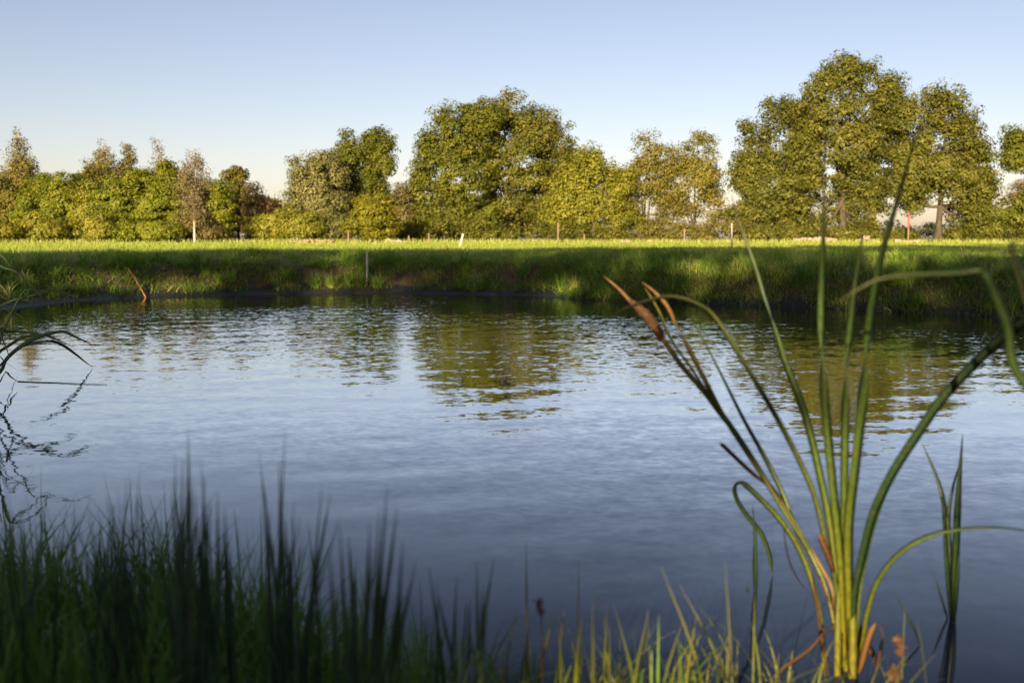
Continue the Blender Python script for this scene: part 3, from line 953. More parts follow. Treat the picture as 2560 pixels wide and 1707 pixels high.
bx_ = rng.uniform(-13, 11, nb * 12)
by_ = rng.uniform(15, 28, nb * 12)
bd = sdf(bx_, by_)
okb = (bd > 0.45) & (bd < 2.3) & (np.abs(bx_) < 0.55 * by_)
bx_, by_, bd = bx_[okb][:nb], by_[okb][:nb], bd[okb][:nb]
ci = np.repeat(np.arange(len(bx_)), 70)
n = len(ci)
qx, qy = bx_[ci] + rng.normal(size=n) * 0.05, by_[ci] + rng.normal(size=n) * 0.05
p = np.stack([qx, qy, zg(qx, qy) - 0.02], 1)
hb = rng.uniform(0.28, 0.52, len(bx_))
bt = rng.choice([0.3, 0.45, 0.62, 0.85], len(bx_), p=[0.22, 0.28, 0.24, 0.26])
acc.add(*blades(p, hb[ci] * rng.uniform(0.55, 1.2, n), np.clip(rng.normal(0.75, 0.25, n), 0.1, 1.2), -math.pi / 2 + rng.normal(size=n) * 1.5, rng.uniform(0.010, 0.022, n), 4,
                np.clip(bt[ci] + rng.normal(size=n) * 0.12, 0, 1)))
V, Q, T = acc.get()
link('bank_grass', mesh_np('bank_grass', V, Q, T, M['bankgrass']), kind='stuff', label='long tussocky grass on the far pond bank', cat='grass')

# meadow
acc = Acc()
for (y0, y1, n, h0, h1, w0, w1) in ((19, 34, 42000, 0.07, 0.15, 0.010, 0.018), (34, 55, 34000, 0.08, 0.16, 0.02, 0.04), (55, 90, 26000, 0.09, 0.18, 0.04, 0.09)):
    y = np.sqrt(rng.uniform(y0 ** 2, y1 ** 2, n))
    x = rng.uniform(-1, 1, n) * (0.64 * y + 2)
    ok = sdf(x, y) > 2.0
    x, y = x[ok], y[ok]
    n = len(x)
    p = np.stack([x, y, zg(x, y) - 0.01], 1)
    g = 0.12 * wob(x * 0.8, y * 0.5)
    acc.add(*blades(p, rng.uniform(h0, h1, n) * (1 + g), np.clip(rng.normal(0.35, 0.2, n), 0, 1), rng.uniform(0, 6.28, n), rng.uniform(w0, w1, n), 2,
                    np.clip(0.5 + g * 1.2 + rng.normal(size=n) * 0.17, 0, 1)))
V, Q, T = acc.get()
link('meadow_grass', mesh_np('meadow_grass', V, Q, T, M['grass']), kind='stuff', label='short meadow grass between the pond and the trees', cat='grass')

# dry fringe of taller grass at the far edge of the field
n = 9000
x = rng.uniform(-48, 48, n)
y = rng.normal(78, 2.0, n)
p = np.stack([x, y, zg(x, y) - 0.02], 1)
V, Q, T = blades(p, rng.uniform(0.2, 0.5, n), rng.uniform(0.1, 0.6, n), rng.uniform(0, 6.28, n), rng.uniform(0.04, 0.09, n), 2, np.clip(rng.normal(0.8, 0.2, n), 0, 1))
link('field_edge_grass', mesh_np('field_edge_grass', V, Q, T, M['grass']), kind='stuff', label='straw-coloured taller grass at the foot of the trees', cat='grass')

# near shore, left: dark green grass
acc = Acc()
nc = 680
x = rng.uniform(-3.4, 0.6, nc * 8)
y = rng.uniform(1.2, 4.6, nc * 8)
d = sdf(x, y)
ok = (d > -0.12) & (d < 2.2) & (rng.random(len(x)) < np.clip(1.0 - (x + 0.75) * 1.0, 0.05, 1))
x, y, d = x[ok][:nc], y[ok][:nc], d[ok][:nc]
per = 24
ci = np.repeat(np.arange(len(x)), per)
n = len(ci)
px = x[ci] + rng.normal(size=n) * 0.045
py = y[ci] + rng.normal(size=n) * 0.045
p = np.stack([px, py, zg(px, py) - 0.02], 1)
hs = rng.uniform(0.15, 0.36, len(x)) * (1 + 0.30 * sstep(0.0, -0.7, x))
hh = hs[ci] * rng.uniform(0.5, 1.3, n)
tt = np.clip(0.42 + 0.3 * (rng.random(len(x)) - 0.5)[ci] + 0.17 * rng.normal(size=n), 0, 1)
acc.add(*blades(p, hh, np.clip(rng.normal(0.4, 0.28, n), 0.02, 1.1), rng.uniform(0, 6.28, n), rng.uniform(0.0045, 0.0115, n), 5, tt))
V, Q, T = acc.get()
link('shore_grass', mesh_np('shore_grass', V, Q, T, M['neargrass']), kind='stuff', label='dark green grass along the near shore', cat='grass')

# near shore, middle: thin yellow-green grass in the sun
n = 270
x = rng.normal(0.32, 0.38, n)
y = rng.uniform(2.35, 2.98, n)
p = np.stack([x, y, np.maximum(zg(x, y), -0.12) - 0.01], 1)
tt = np.clip(rng.normal(0.5, 0.22, n), 0, 1)
V, Q, T = blades(p, rng.uniform(0.08, 0.36, n), np.clip(rng.normal(0.6, 0.4, n), 0.02, 1.25), rng.uniform(0, 6.28, n), rng.uniform(0.003, 0.009, n), 6, tt)
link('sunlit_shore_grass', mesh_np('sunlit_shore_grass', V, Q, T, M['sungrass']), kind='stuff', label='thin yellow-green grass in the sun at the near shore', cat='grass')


# ------------------------------------------------------------------ plants of the pond, leaf by leaf
def leaf_path(pts, n=40):
    """pts: (px, py, Y or None) in photograph pixels"""
    ys_ = [q[2] if len(q) > 2 else None for q in pts]
    kn = [k for k, v in enumerate(ys_) if v is not None]
    Y = np.interp(range(len(pts)), kn, [ys_[k] for k in kn])
    return spline([P(q[0], q[1], Y[k]) for k, q in enumerate(pts)], n)


def leaf(parent, pts, w, mat, twist=0.0, twist2=None, name='leaf', tip=0.6, base=0.55, n=44, t0=0.0, t1=1.0, pinch=None, label=None):
    path = leaf_path(pts, n)
    s = np.concatenate([[0], np.cumsum(np.linalg.norm(np.diff(path, axis=0), axis=1))])
    s /= s[-1]
    wd = 1.22 * w * np.minimum(1, base + (1 - base) * np.minimum(1, s / 0.25)) * np.clip((1 - s) / (1 - tip), 0, 1) ** 0.7
    wd = np.maximum(wd, 0.0006)
    tw = np.full(n, twist) if twist2 is None else twist + (twist2 - twist) * s
    if pinch is not None:
        for q, dq in pinch:
            tw = tw + math.pi * sstep(q - dq, q + dq, s)
    V, Q = ribbon(path, wd, tw)
    T = np.repeat(t0 + (t1 - t0) * s, 4)
    return part(name, V, Q, parent, M[mat], T, True, label=label)


def c5(x, y, Y=None):            # pixel in my enlarged crop of the cattail -> photograph pixel
    r = (1350 + x / 1.4834, 650 + y / 1.4834)
    return r if Y is None else (*r, Y)


def cr(pts):
    return [c5(*q) for q in pts]


base = onz(2113, 1668)
cat_ = thing('cattail', 'large sunlit cattail with one brown seed head leaning left, standing in the shallows', 'cattail', tuple(base), 'cattails')
Y0 = float(base[1])
leaf(cat_, cr([(1120, 1520, Y0), (1118, 1350), (1105, 1180), (1060, 900), (985, 580), (900, 350), (830, 120, Y0 + 0.10), (790, 0), (735, -150), (709, -250, Y0 + 0.2)]), 0.020, 'cattail', 0.25, 0.5, pinch=[(0.74, 0.12)])
leaf(cat_, cr([(1105, 1500, Y0 + 0.03), (1095, 1200), (1060, 1050), (1020, 880), (960, 740), (870, 570), (760, 385), (650, 215, Y0 - 0.1), (585, 165), (500, 138), (420, 145), (300, 190), (180, 272), (66, 372, Y0 - 0.45)]), 0.0145, 'cattailpale', 0.2, 1.15, n=60, tip=0.8)
leaf(cat_, cr([(1132, 1520, Y0 - 0.02), (1125, 1300), (1112, 1080), (1080, 780), (1055, 500), (1042, 200), (1045, 60, Y0 - 0.2), (1052, -120), (1053, -327, Y0 - 0.45)]), 0.022, 'cattail', -0.3, 0.4, pinch=[(0.62, 0.1)])
leaf(cat_, cr([(1140, 1520, Y0 + 0.02), (1135, 1300), (1128, 1000), (1131, 620), (1135, 420), (1150, 250), (1166, 100), (1190, -50), (1208, -192, Y0 - 0.3)]), 0.020, 'cattail', 0.2, 0.3, pinch=[(0.66, 0.12)])
leaf(cat_, cr([(1152, 1520, Y0), (1148, 1300), (1145, 1000), (1168, 780), (1196, 520), (1216, 300), (1232, 170), (1270, -30), (1340, -270), (1415, -541, Y0 - 0.55)]), 0.026, 'cattail', -0.2, -0.2, pinch=[(0.58, 0.1)])
leaf(cat_, cr([(1165, 1500, Y0 - 0.03), (1168, 1250), (1200, 1080), (1240, 930), (1310, 785), (1400, 645), (1490, 515), (1600, 395), (1700, 300), (1800, 225), (1900, 160, Y0 - 0.45)]), 0.024, 'cattaildark', -0.3, 0.15, t0=0.0, tip=0.92)
leaf(cat_, cr([(1172, 1480, Y0 + 0.02), (1180, 1250), (1215, 1050), (1262, 900), (1335, 755), (1405, 650, Y0 + 0.1)]), 0.018, 'cattail', 0.9, 0.6, t0=0.2)
leaf(cat_, cr([(1180, 1520, Y0 - 0.08), (1198, 1400), (1215, 1300), (1252, 1190), (1335, 1085), (1450, 1020), (1580, 995), (1700, 991), (1800, 1002), (1900, 1030, Y0 - 0.4)]), 0.0125, 'cattail', 0.3, 0.9, t0=0.05, t1=0.8)
leaf(cat_, cr([(1060, 1540, Y0 - 0.1), (1052, 1480), (1038, 1320), (1000, 1165), (950, 1050), (880, 950), (800, 868), (750, 826), (722, 842), (732, 890), (770, 950), (820, 1012), (850, 1090), (863, 1163, 3.90)]), 0.0165, 'cattail', 0.5, 0.2, n=64, t0=0.05, t1=0.75, tip=0.93)
leaf(cat_, cr([(1070, 1540, Y0 - 0.08), (1045, 1400), (1022, 1250), (1005, 1150, Y0)]), 0.010, 'dry', 0.3, name='dry_leaf', t0=0.0, t1=0.5, tip=0.4)
# outer leaves of the flowering shoot
leaf(cat_, cr([(1100, 1400, Y0), (1060, 1220), (1000, 1085), (950, 1000), (900, 865), (830, 725), (755, 590), (680, 440), (600, 285), (541, 188, Y0 + 0.35)]), 0.014, 'cattail', 0.4, 0.7, t0=0.1, t1=0.8, tip=0.5)
leaf(cat_, cr([(1000, 1065, Y0 + 0.04), (930, 950), (820, 790), (715, 632), (668, 556), (620, 462), (566, 355), (521, 268), (470, 170), (420, 115), (377, 81, Y0 + 0.45)]), 0.0135, 'cattailfade', 0.3, 0.5, t0=0.1, t1=1.0, tip=0.9, pinch=[(0.78, 0.08)])
leaf(cat_, cr([(720, 640, Y0 + 0.18), (640, 520), (560, 400), (490, 300), (440, 190), (398, 118), (385, 98, Y0 + 0.42)]), 0.0105, 'cattailfade', 1.1, 0.8, t0=0.0, t1=0.8, tip=0.8)
leaf(cat_, cr([(1000, 1075, Y0 + 0.02), (905, 930), (790, 740), (700, 605), (610, 490), (520, 385), (468, 310), (400, 230, Y0 + 0.44), (345, 165, Y0 + 0.47), (290, 105), (234, 58, Y0 + 0.47)]), 0.0145, 'cattailfade', 0.15, 0.3, t0=0.0, t1=1.0, tip=0.88)
leaf(cat_, cr([(850, 838, Y0 + 0.2), (800, 800, Y0 + 0.2), (755, 760), (715, 722), (668, 677, Y0 + 0.12)]), 0.012, 'dry', 0.5, name='dry_leaf', t0=0.2, t1=0.7, tip=0.95)
leaf(cat_, cr([(1090, 1160, Y0 - 0.02), (1070, 1100), (1050, 1050), (1037, 1015, Y0 - 0.06)]), 0.016, 'dry', 0.3, name='dry_leaf', tip=0.9, base=0.3)
leaf(cat_, cr([(905, 1000, Y0), (912, 1060), (930, 1130), (965, 1195), (996, 1228, 3.7)]), 0.005, 'dry', 0.3, name='dry_leaf', t0=0.0, t1=0.1)
leaf(cat_, cr([(1185, 1530, Y0 - 0.12), (1205, 1450), (1225, 1385), (1245, 1345, Y0 - 0.14)]), 0.017, 'dryorange', 0.2, name='dry_leaf', tip=0.85)
leaf(cat_, cr([(1170, 1470, Y0), (1185, 1410), (1182, 1360), (1172, 1325, Y0 + 0.04)]), 0.02, 'dry', 0.4, name='dry_leaf', t0=0, t1=0.4)
leaf(cat_, cr([(1195, 1380, Y0 + 0.02), (1215, 1430), (1240, 1470), (1235, 1500, Y0 - 0.02)]), 0.02, 'dry', 0.5, name='dry_leaf', t0=0.3, t1=0.2)
leaf(cat_, cr([(1235, 1560, Y0 - 0.2), (1255, 1480), (1270, 1400), (1258, 1345, Y0 - 0.16)]), 0.008, 'dry', 0.5, name='dry_leaf', t0=0.3, t1=0.6)
leaf(cat_, cr([(1095, 1360, Y0 - 0.05), (1060, 1380), (1040, 1400), (1000, 1445, Y0 - 0.2), (950, 1480), (900, 1515), (850, 1560, Y0 - 0.35)]), 0.012, 'dryorange', 0.4, name='dry_leaf', tip=0.8)
leaf(cat_, cr([(1040, 1170, Y0 + 0.05), (1055, 1215), (1080, 1265), (1105, 1320, Y0 + 0.02)]), 0.016, 'dry', 0.6, name='dry_leaf', t0=0, t1=0.1)
# sheath bundle
for dx, dy, mt in ((-22, 0, 'cattail'), (12, 0.03, 'cattail'), (30, -0.02, 'cattail')):
    leaf(cat_, cr([(1128 + dx, 1560, Y0 - 0.06 + dy), (1130 + dx, 1420), (1130 + dx * 0.9, 1260), (1130 + dx * 0.8, 1130, Y0 - 0.02 + dy)]), 0.024, mt, 0.2 * dx / 20, name='sheath', t0=0.0, t1=0.35, tip=0.5, base=0.9)
# stalk
sp = leaf_path(cr([(1112, 1480, Y0), (1090, 1240), (1050, 1150), (985, 1045), (920, 930), (880, 868), (800, 765), (720, 640), (660, 565), (560, 428), (448, 288, Y0 + 0.40)]), 36)
V, Q = tube(sp, np.linspace(0.0085, 0.0036, 36), 8)
part('stalk', V, Q, cat_, M['stalk'], None, True)


def seed_material():
    m, n, l, b = new_mat('cattail_seed_fluff')
    a = n.new('ShaderNodeAttribute')
    a.attribute_name = 'tint'
    nz = n.new('ShaderNodeTexNoise')
    nz.inputs['Scale'].default_value = 45
    nz.inputs['Detail'].default_value = 4
    tc = n.new('ShaderNodeTexCoord')
    l.new(tc.outputs['Object'], nz.inputs[0])
    ad = n.new('ShaderNodeMath')
    ad.operation = 'MULTIPLY_ADD'
    l.new(nz.outputs[0], ad.inputs[0])
    ad.inputs[1].default_value = 1.3
    l.new(a.outputs['Fac'], ad.inputs[2])
    r = ramp(n, [(0.5, (0.018, 0.008, 0.005)), (0.9, (0.038, 0.018, 0.010)), (1.1, (0.075, 0.042, 0.024)), (1.35, (0.18, 0.115, 0.07))])
    mr = n.new('ShaderNodeMapRange')
    mr.inputs[2].default_value = 1.6
    l.new(ad.outputs[0], mr.inputs[0])
    for e in r.color_ramp.elements:
        e.position = min(1, e.position / 1.6)
    l.new(mr.outputs[0], r.inputs[0])
    l.new(r.outputs[0], b.inputs['Base Color'])
    b.inputs['Roughness'].default_value = 0.95
    b.inputs['Specular IOR Level'].default_value = 0.05
    return m


hp = leaf_path(cr([(454, 296, Y0 + 0.40), (428, 250), (392, 202), (338, 152, Y0 + 0.45)]), 26)
s = np.linspace(0, 1, 26)
rad = 0.0178 * np.clip(np.sin(np.pi * np.clip(s * 0.93 + 0.045, 0, 1)), 0.05, 1) ** 0.3 * (1 - 0.22 * sstep(0.55, 1, s))
V, Q = tube(hp, rad, 16)
vv = V.reshape(26, 16, 3)
jit = 1 + 0.10 * rng.normal(size=(26, 16)) * (0.3 + 1.3 * s[:, None])
vv = hp[:, None, :] + (vv - hp[:, None, :]) * jit[:, :, None]
T = np.repeat(0.05 + 0.45 * sstep(0.15, 0.5, s), 16)
seed = part('seed_head', vv.reshape(-1, 3), Q, cat_, seed_material(), T, True, label='brown seed head bursting into pale fluff')
# tufts of loose fluff
n = 420
k = rng.integers(6, 26, n)
a = rng.uniform(0, 6.28, n)
dirs = norm(rng.normal(size=(n, 3)))
p0 = hp[k] + dirs * rad[k][:, None] * 0.9
V = np.stack([p0 - dirs[:, [1, 2, 0]] * 0.0012, p0 + dirs[:, [1, 2, 0]] * 0.0012, p0 + dirs * rng.uniform(0.002, 0.009, n)[:, None] + rng.normal(size=(n, 3)) * 0.002,
              p0 + dirs * 0.002], 1).reshape(-1, 3)
fl = part('fluff', V, np.arange(4 * n).reshape(-1, 4), seed, M['dry'], np.repeat(rng.uniform(0.6, 1, n), 4))
fl['kind'] = 'stuff'

# second cattail, rooted outside the right edge
b2 = np.array([1.5, 2.02, float(zg(1.5, 2.02))])
cat2 = thing('cattail', 'cattail at the right edge, only its bent leaves reaching into view', 'cattail', tuple(b2), 'cattails')
Yb = 2.02
bx, by = 3128, 594 + (1.35 - b2[2]) / Yb * 2489 * 1.02
leaf(cat2, [(bx, by, Yb), (2900, 1350, Yb), (2720, 1080), (2590, 985), (2535, 915), (2520, 820), (2490, 745), (2468, 694, Yb - 0.1), (2460, 681), (2448, 677), (2400, 683), (2290, 688), (2200, 698), (2130, 733), (2098, 757, Yb - 0.05)], 0.016, 'cattail', 0.2, 0.2, n=110, tip=0.8, t0=0.35, t1=0.9)
leaf(cat2, [(bx, by, Yb), (2860, 1250, Yb), (2660, 960), (2580, 800), (2545, 690), (2525, 620), (2535, 608), (2560, 598), (2620, 590, Yb - 0.1)], 0.022, 'cattail', -0.2, 0.4, n=60, t0=0.3)
leaf(cat2, [(bx, by, Yb), (2900, 1250, Yb), (2720, 980), (2610, 790), (2560, 690), (2535, 620), (2510, 560, Yb + 0.1)], 0.020, 'cattaildark', 0.3, 0.4, n=50)
leaf(cat2, [(bx, by, Yb), (2950, 1300, Yb), (2800, 900), (2680, 600), (2640, 300, Yb - 0.1)], 0.022, 'cattail', 0.2, 0.4, n=40)
leaf(cat2, [(bx, by, Yb), (3000, 1300, Yb), (2950, 900), (2900, 600), (2930, 400, Yb - 0.1)], 0.022, 'cattail', 0.2, 0.4, n=40)

# thin young cattails standing in the open water
yr = onz(2380, 1545)
y3 = thing('young_cattail', 'dark upright young cattail in the water right of the large one', 'cattail', tuple(yr), 'cattails')
Y1 = float(yr[1])
for pts, w in (([(1527, 1340, Y1), (1518, 1150), (1506, 960), (1480, 830), (1416, 675, Y1 + 0.12)], 0.019),
               ([(1533, 1340, Y1), (1540, 1150), (1547, 960), (1556, 800), (1568, 640, Y1 - 0.05)], 0.023),
               ([(1530, 1340, Y1), (1524, 1120), (1515, 960), (1532, 840), (1562, 735, Y1 + 0.08)], 0.014),
               ([(1524, 1340, Y1), (1512, 1180), (1500, 1000), (1489, 848, Y1 - 0.08)], 0.012),
               ([(1536, 1340, Y1), (1546, 1200), (1551, 1120), (1551, 1070, Y1 - 0.05)], 0.012),
               ([(1516, 1340, Y1), (1494, 1270), (1478, 1215), (1464, 1175, Y1 + 0.02)], 0.007)):
    leaf(y3, cr(pts), w, 'cattaildark', rng.uniform(-0.4, 0.4), rng.uniform(-0.4, 0.4), t0=0.1)
ys_ = onz(1892, 1478)
y4 = thing('young_cattail', 'thin dark cattail shoot in the water left of the large one', 'cattail', tuple(ys_), 'cattails')
Y2 = float(ys_[1])
leaf(y4, cr([(801, 1240, Y2), (800, 1120), (797, 1020), (788, 900, Y2)]), 0.011, 'cattaildark', 0.2)
leaf(y4, cr([(797, 1240, Y2), (794, 1150), (793, 1060), (796, 1040, Y2 + 0.02)]), 0.009, 'cattaildark', 0.5)
leaf(y4, cr([(780, 1245, Y2 + 0.03), (775, 1228), (770, 1210), (767, 1198, Y2 + 0.03)]), 0.007, 'cattaildark', 0.5)
yb_ = onz(2302, 1612)
y5 = thing('bent_rush', 'single thin bent stem in the dark water right of the large cattail', 'rush', tuple(yb_))
leaf(y5, [(2302, 1614, yb_[1]), (2285, 1570), (2262, 1525), (2240, 1482, yb_[1] + 0.1)], 0.006, 'cattaildark', 0.3)

# reeds at the left edge
rb = onz(-70, 985)
reed = thing('reed_clump', 'clump of arching reeds reaching in from the left edge over the water', 'reed', tuple(rb))
YR = float(rb[1])


def c8(x, y, Y=None):
    r = (x / 3.92, 600 + y / 3.92)
    return r if Y is None else (*r, Y)


def rl(pts, w, tw=0.4, mat='reed', base_pt=(-70, 985), **kw):
    leaf(reed, [(base_pt[0] + rng.uniform(-20, 20), base_pt[1], YR)] + [c8(*q) for q in pts], w * 0.42, mat, tw, tw + rng.uniform(-0.3, 0.5), tip=0.55, n=50, **kw)


rl([(0, 1290), (60, 1170), (180, 1060), (330, 970), (460, 925), (570, 900), (640, 902), (740, 950), (850, 1000), (945, 1045, YR)], 0.085)
rl([(0, 1230), (110, 1110), (230, 1040), (400, 995), (500, 990), (600, 1020), (730, 1110), (830, 1190), (914, 1252, 10.3)], 0.075)
rl([(-20, 1120), (80, 1040), (200, 965), (300, 938), (430, 935), (560, 975), (650, 1015), (735, 1052, YR + 0.2)], 0.06)
rl([(-60, 900), (100, 895), (250, 903), (400, 925), (520, 940), (620, 945, YR + 0.4)], 0.05)
rl([(-40, 300), (60, 280), (150, 310), (240, 370), (320, 450), (380, 530), (437, 597, YR - 0.2)], 0.06, t1=1.0)
rl([(-60, 260), (60, 270), (180, 310), (290, 385), (372, 422, YR + 0.3)], 0.055)
rl([(-60, 690), (0, 645), (120, 590), (280, 550), (400, 518), (500, 502), (590, 505, YR)], 0.07)
rl([(200, 545), (400, 500), (560, 500), (650, 525), (760, 570), (876, 602, YR - 0.3)], 0.05, t1=1.0)
rl([(0, 700), (100, 700), (190, 740), (260, 800, YR)], 0.05)
rl([(-20, 560), (100, 565), (220, 585), (345, 607, YR + 0.2)], 0.04)
rl([(-30, 560), (40, 570), (100, 600, YR)], 0.04)
rl([(-40, 870), (30, 990), (70, 1080), (95, 1180, YR - 0.2)], 0.05)
rl([(10, 990), (30, 900), (55, 820), (68, 765, YR - 0.2)], 0.05)
rl([(-40, 1150), (40, 1190), (110, 1235), (178, 1276, 9.95)], 0.05)
rl([(-20, 1400), (30, 1330), (62, 1290), (100, 1335), (175, 1390, 9.0)], 0.05, mat='dry', name='dry_leaf', t0=0.2, t1=0.0)
rl([(-120, 900), (-150, 500), (-100, 200), (-40, 120), (40, 180), (100, 260, YR)], 0.06)
rl([(-160, 900), (-220, 400), (-250, 0), (-300, -200, YR)], 0.06)
rl([(-120, 800), (-90, 300), (-60, -100), (-140, -300, YR)], 0.06)
# a stem lying on the water
fs = onz(150, 960)
st = thing('floating_stem', 'thin dark reed stem floating flat on the water by the left reeds', 'reed', (float(fs[0]), float(fs[1]), 0.0))
pts = [onz(x_, y_, 0.004) for x_, y_ in ((44, 953), (90, 955), (135, 956), (180, 958), (225, 960), (268, 961))]
V, Q = tube(spline(pts, 16), np.linspace(0.005, 0.002, 16), 5)
part('stem', V, Q, st, M['cattaildark'], np.full(len(V), 0.5))

# tall rush blades of the near left shore, clump by clump
RC = [('tall dark rush clump, densest and left of the middle of the near grass', 455, 2.0, [(432, 990), (402, 1040), (462, 1055), (396, 1100), (440, 1120), (470, 1090), (480, 1150), (420, 1160), (450, 1180), (500, 1130), (515, 1160), (410, 1200)], 0.0085, 60),
      ('slender rush clump with the highest single blade near the middle', 640, 2.15, [(655, 985), (640, 1065), (595, 1040), (610, 1130), (675, 1150), (690, 1180), (620, 1170), (655, 1200), (740, 1110), (760, 1130), (700, 1220)], 0.006, 80),
      ('leaning rush blades right of the slender clump', 790, 1.95, [(890, 1105), (872, 1160), (850, 1200), (780, 1200), (800, 1230), (925, 1240), (955, 1290), (900, 1270)], 0.0105, 45),
      ('thin crossing rush blades at the left of the near shore', 250, 2.1, [(322, 1070), (290, 1100), (245, 1130), (270, 1120), (205, 1165), (170, 1175), (300, 1190), (255, 1190), (350, 1200), (230, 1220)], 0.0065, 70),
      ('single leaning blades at the left edge of the near shore', 75, 2.2, [(20, 1135), (5, 1190), (105, 1165), (50, 1200), (0, 1240), (140, 1230)], 0.0065, 70),
      ('sparse grey-green rushes near the middle of the shore', 1050, 2.2, [(985, 1300), (1095, 1290), (1135, 1280), (1050, 1320), (1000, 1340), (1110, 1350), (1080, 1370)], 0.007, 70)]
for lab, rx, Yr, tips, w, spread in RC:
    r0 = PD(rx, 1500, Yr)
    zb = float(zg(r0[0], Yr))
    rt = thing('rush_clump', lab, 'rush', (float(r0[0]), Yr, zb), 'rushes on the near shore')
    for tx, ty in [(a_ + rng.normal() * e_, b_ + f_) for a_, b_ in tips for e_, f_ in ((0, 0), (26, 60))]:
        Yt = Yr + rng.uniform(-0.18, 0.22)
        tp = PD(tx, ty, Yt)
        bx_ = r0[0] + (tp[0] - r0[0]) * 0.35 + rng.normal() * spread * 0.0004
        by_ = Yr + rng.normal() * 0.06
        bp_ = np.array([bx_, by_, float(zg(bx_, by_)) - 0.02])
        mid = bp_ + (tp - bp_) * 0.5 + np.array([(bp_[0] - tp[0]) * 0.12, 0, 0.02])
        path = spline([bp_, mid, tp], 14)
        s = np.linspace(0, 1, 14)
        V, Q = ribbon(path, np.maximum(1.35 * w * (1 - s ** 4) * rng.uniform(0.8, 1.15), 0.0007), rng.uniform(-0.6, 0.6), 0.2)
        part('blade', V, Q, rt, M['rush'], np.repeat(np.clip(s * 0.5 + rng.uniform(0, 0.4), 0, 1), 4), True)

# sunlit single blades in the middle of the near shore
SB = thing('sedge_clump', 'sunlit yellow-green sedge blades at the near shore, left of the large cattail', 'sedge', tuple(PD(1330, 1540, 2.55)), 'rushes on the near shore')
for (x0, y0, x1, y1, w) in ((1212, 1560, 1208, 1240, 0.008), (1330, 1540, 1328, 1280, 0.007), (1318, 1560, 1335, 1420, 0.012), (1225, 1540, 1275, 1400, 0.010), (1650, 1580, 1518, 1300, 0.007),
                            (1570, 1560, 1600, 1410, 0.008), (1690, 1570, 1560, 1340, 0.006), (1690, 1560, 1665, 1290, 0.005), (1505, 1540, 1570, 1420, 0.007), (1385, 1560, 1395, 1390, 0.006),
                            (1360, 1560, 1362, 1370, 0.005), (1290, 1560, 1285, 1380, 0.005), (1445, 1560, 1490, 1400, 0.006), (1150, 1560, 1185, 1400, 0.006), (1405, 1560, 1385, 1400, 0.005),
                            (1975, 1600, 2085, 1500, 0.007), (2040, 1600, 2150, 1500, 0.006)):
    Yt = 2.5 + rng.uniform(-0.1, 0.25)
    a, b = PD(x0, y0, Yt), PD(x1, y1, Yt + rng.uniform(-0.1, 0.1))
    a[2] = min(a[2], max(float(zg(a[0], a[1])), -0.1))
    path = spline([a, a + (b - a) * 0.5 + np.array([(a[0] - b[0]) * 0.08, 0, 0.01]), b], 12)
    s = np.linspace(0, 1, 12)
    V, Q = ribbon(path, np.maximum(w * (1 - s ** 2.5), 0.0006), rng.uniform(-0.5, 0.5), 0.18)
    part('blade', V, Q, SB, M['sungrass'], np.repeat(np.clip(0.25 + s * 0.5 + rng.uniform(-0.1, 0.2), 0, 1), 4), True)


def seed_spike(label, x, y, h, Y, r):
    a, b = PD(x, y + h, Y), PD(x - 4, y, Y)
    g = np.array([a[0], a[1], max(float(zg(a[0], a[1])), -0.1)])
    rt = thing('dock_spike', label, 'plant', tuple(g), 'reddish seed spikes')
    V, Q = tube(spline([g, (g + a) / 2 + [0.004, 0, 0], a, b], 10), np.linspace(0.0022, 0.0012, 10), 5)
    part('stem', V, Q, rt, M['dry'], np.full(len(V), 0.3))
    n = 90
    t = rng.random(n)
    c = a + (b - a) * t[:, None] + rng.normal(size=(n, 3)) * (r * (0.4 + 0.6 * np.sin(t * 3.0)))[:, None] * 0.5
    V, Q = leaf_cards(c, rng.normal(size=(n, 3)), np.full(n, r * 0.7), 0.8)
    k = part('seeds', V, Q, rt, M['dryorange'], np.repeat(rng.random(n), 3))
    k['kind'] = 'stuff'


seed_spike('reddish seed spike among the sunlit sedge blades', 1243, 1378, 32, 2.5, 0.012)
seed_spike('blurred orange seed spike right of the cattail base', 2066, 1460, 40, 2.45, 0.014)
seed_spike('lower orange seed spike at the bottom edge by the cattail', 2052, 1530, 32, 2.4, 0.013)

# ------------------------------------------------------------------ posts, stakes and heaps in the field
def post(name, label, cat, x, y0, y1, Y, r, mat, lean=0.0, sides=8, group=None, split=None):
    a = PD(x, y0, Y)
    a[2] = float(zg(a[0], a[1]))
    b = PD(x + lean, y1, Y)
    rt = thing(name, label, cat, tuple(a), group)
    aa = a - (b - a) * 0.08
    if split is None:
        pth = np.array([aa, a, (a + b) / 2, b - (b - a) * 0.02, b])
        V, Q = tube(pth, [r, r, r * 0.97, r * 0.95, r * 0.7], sides)
        part('shaft', V, Q, rt, M[mat], None, False)
    else:
        c = a + (b - a) * split
        V, Q = tube([aa, a, c], [r, r, r], sides)
        part('shaft', V, Q, rt, M[mat])
        V, Q = tube([c, c + (b - c) * 0.97, b], [r * 1.06, r * 1.06, r * 0.8], sides)
        part('painted_top', V, Q, rt, M['redPaint'])
    return rt


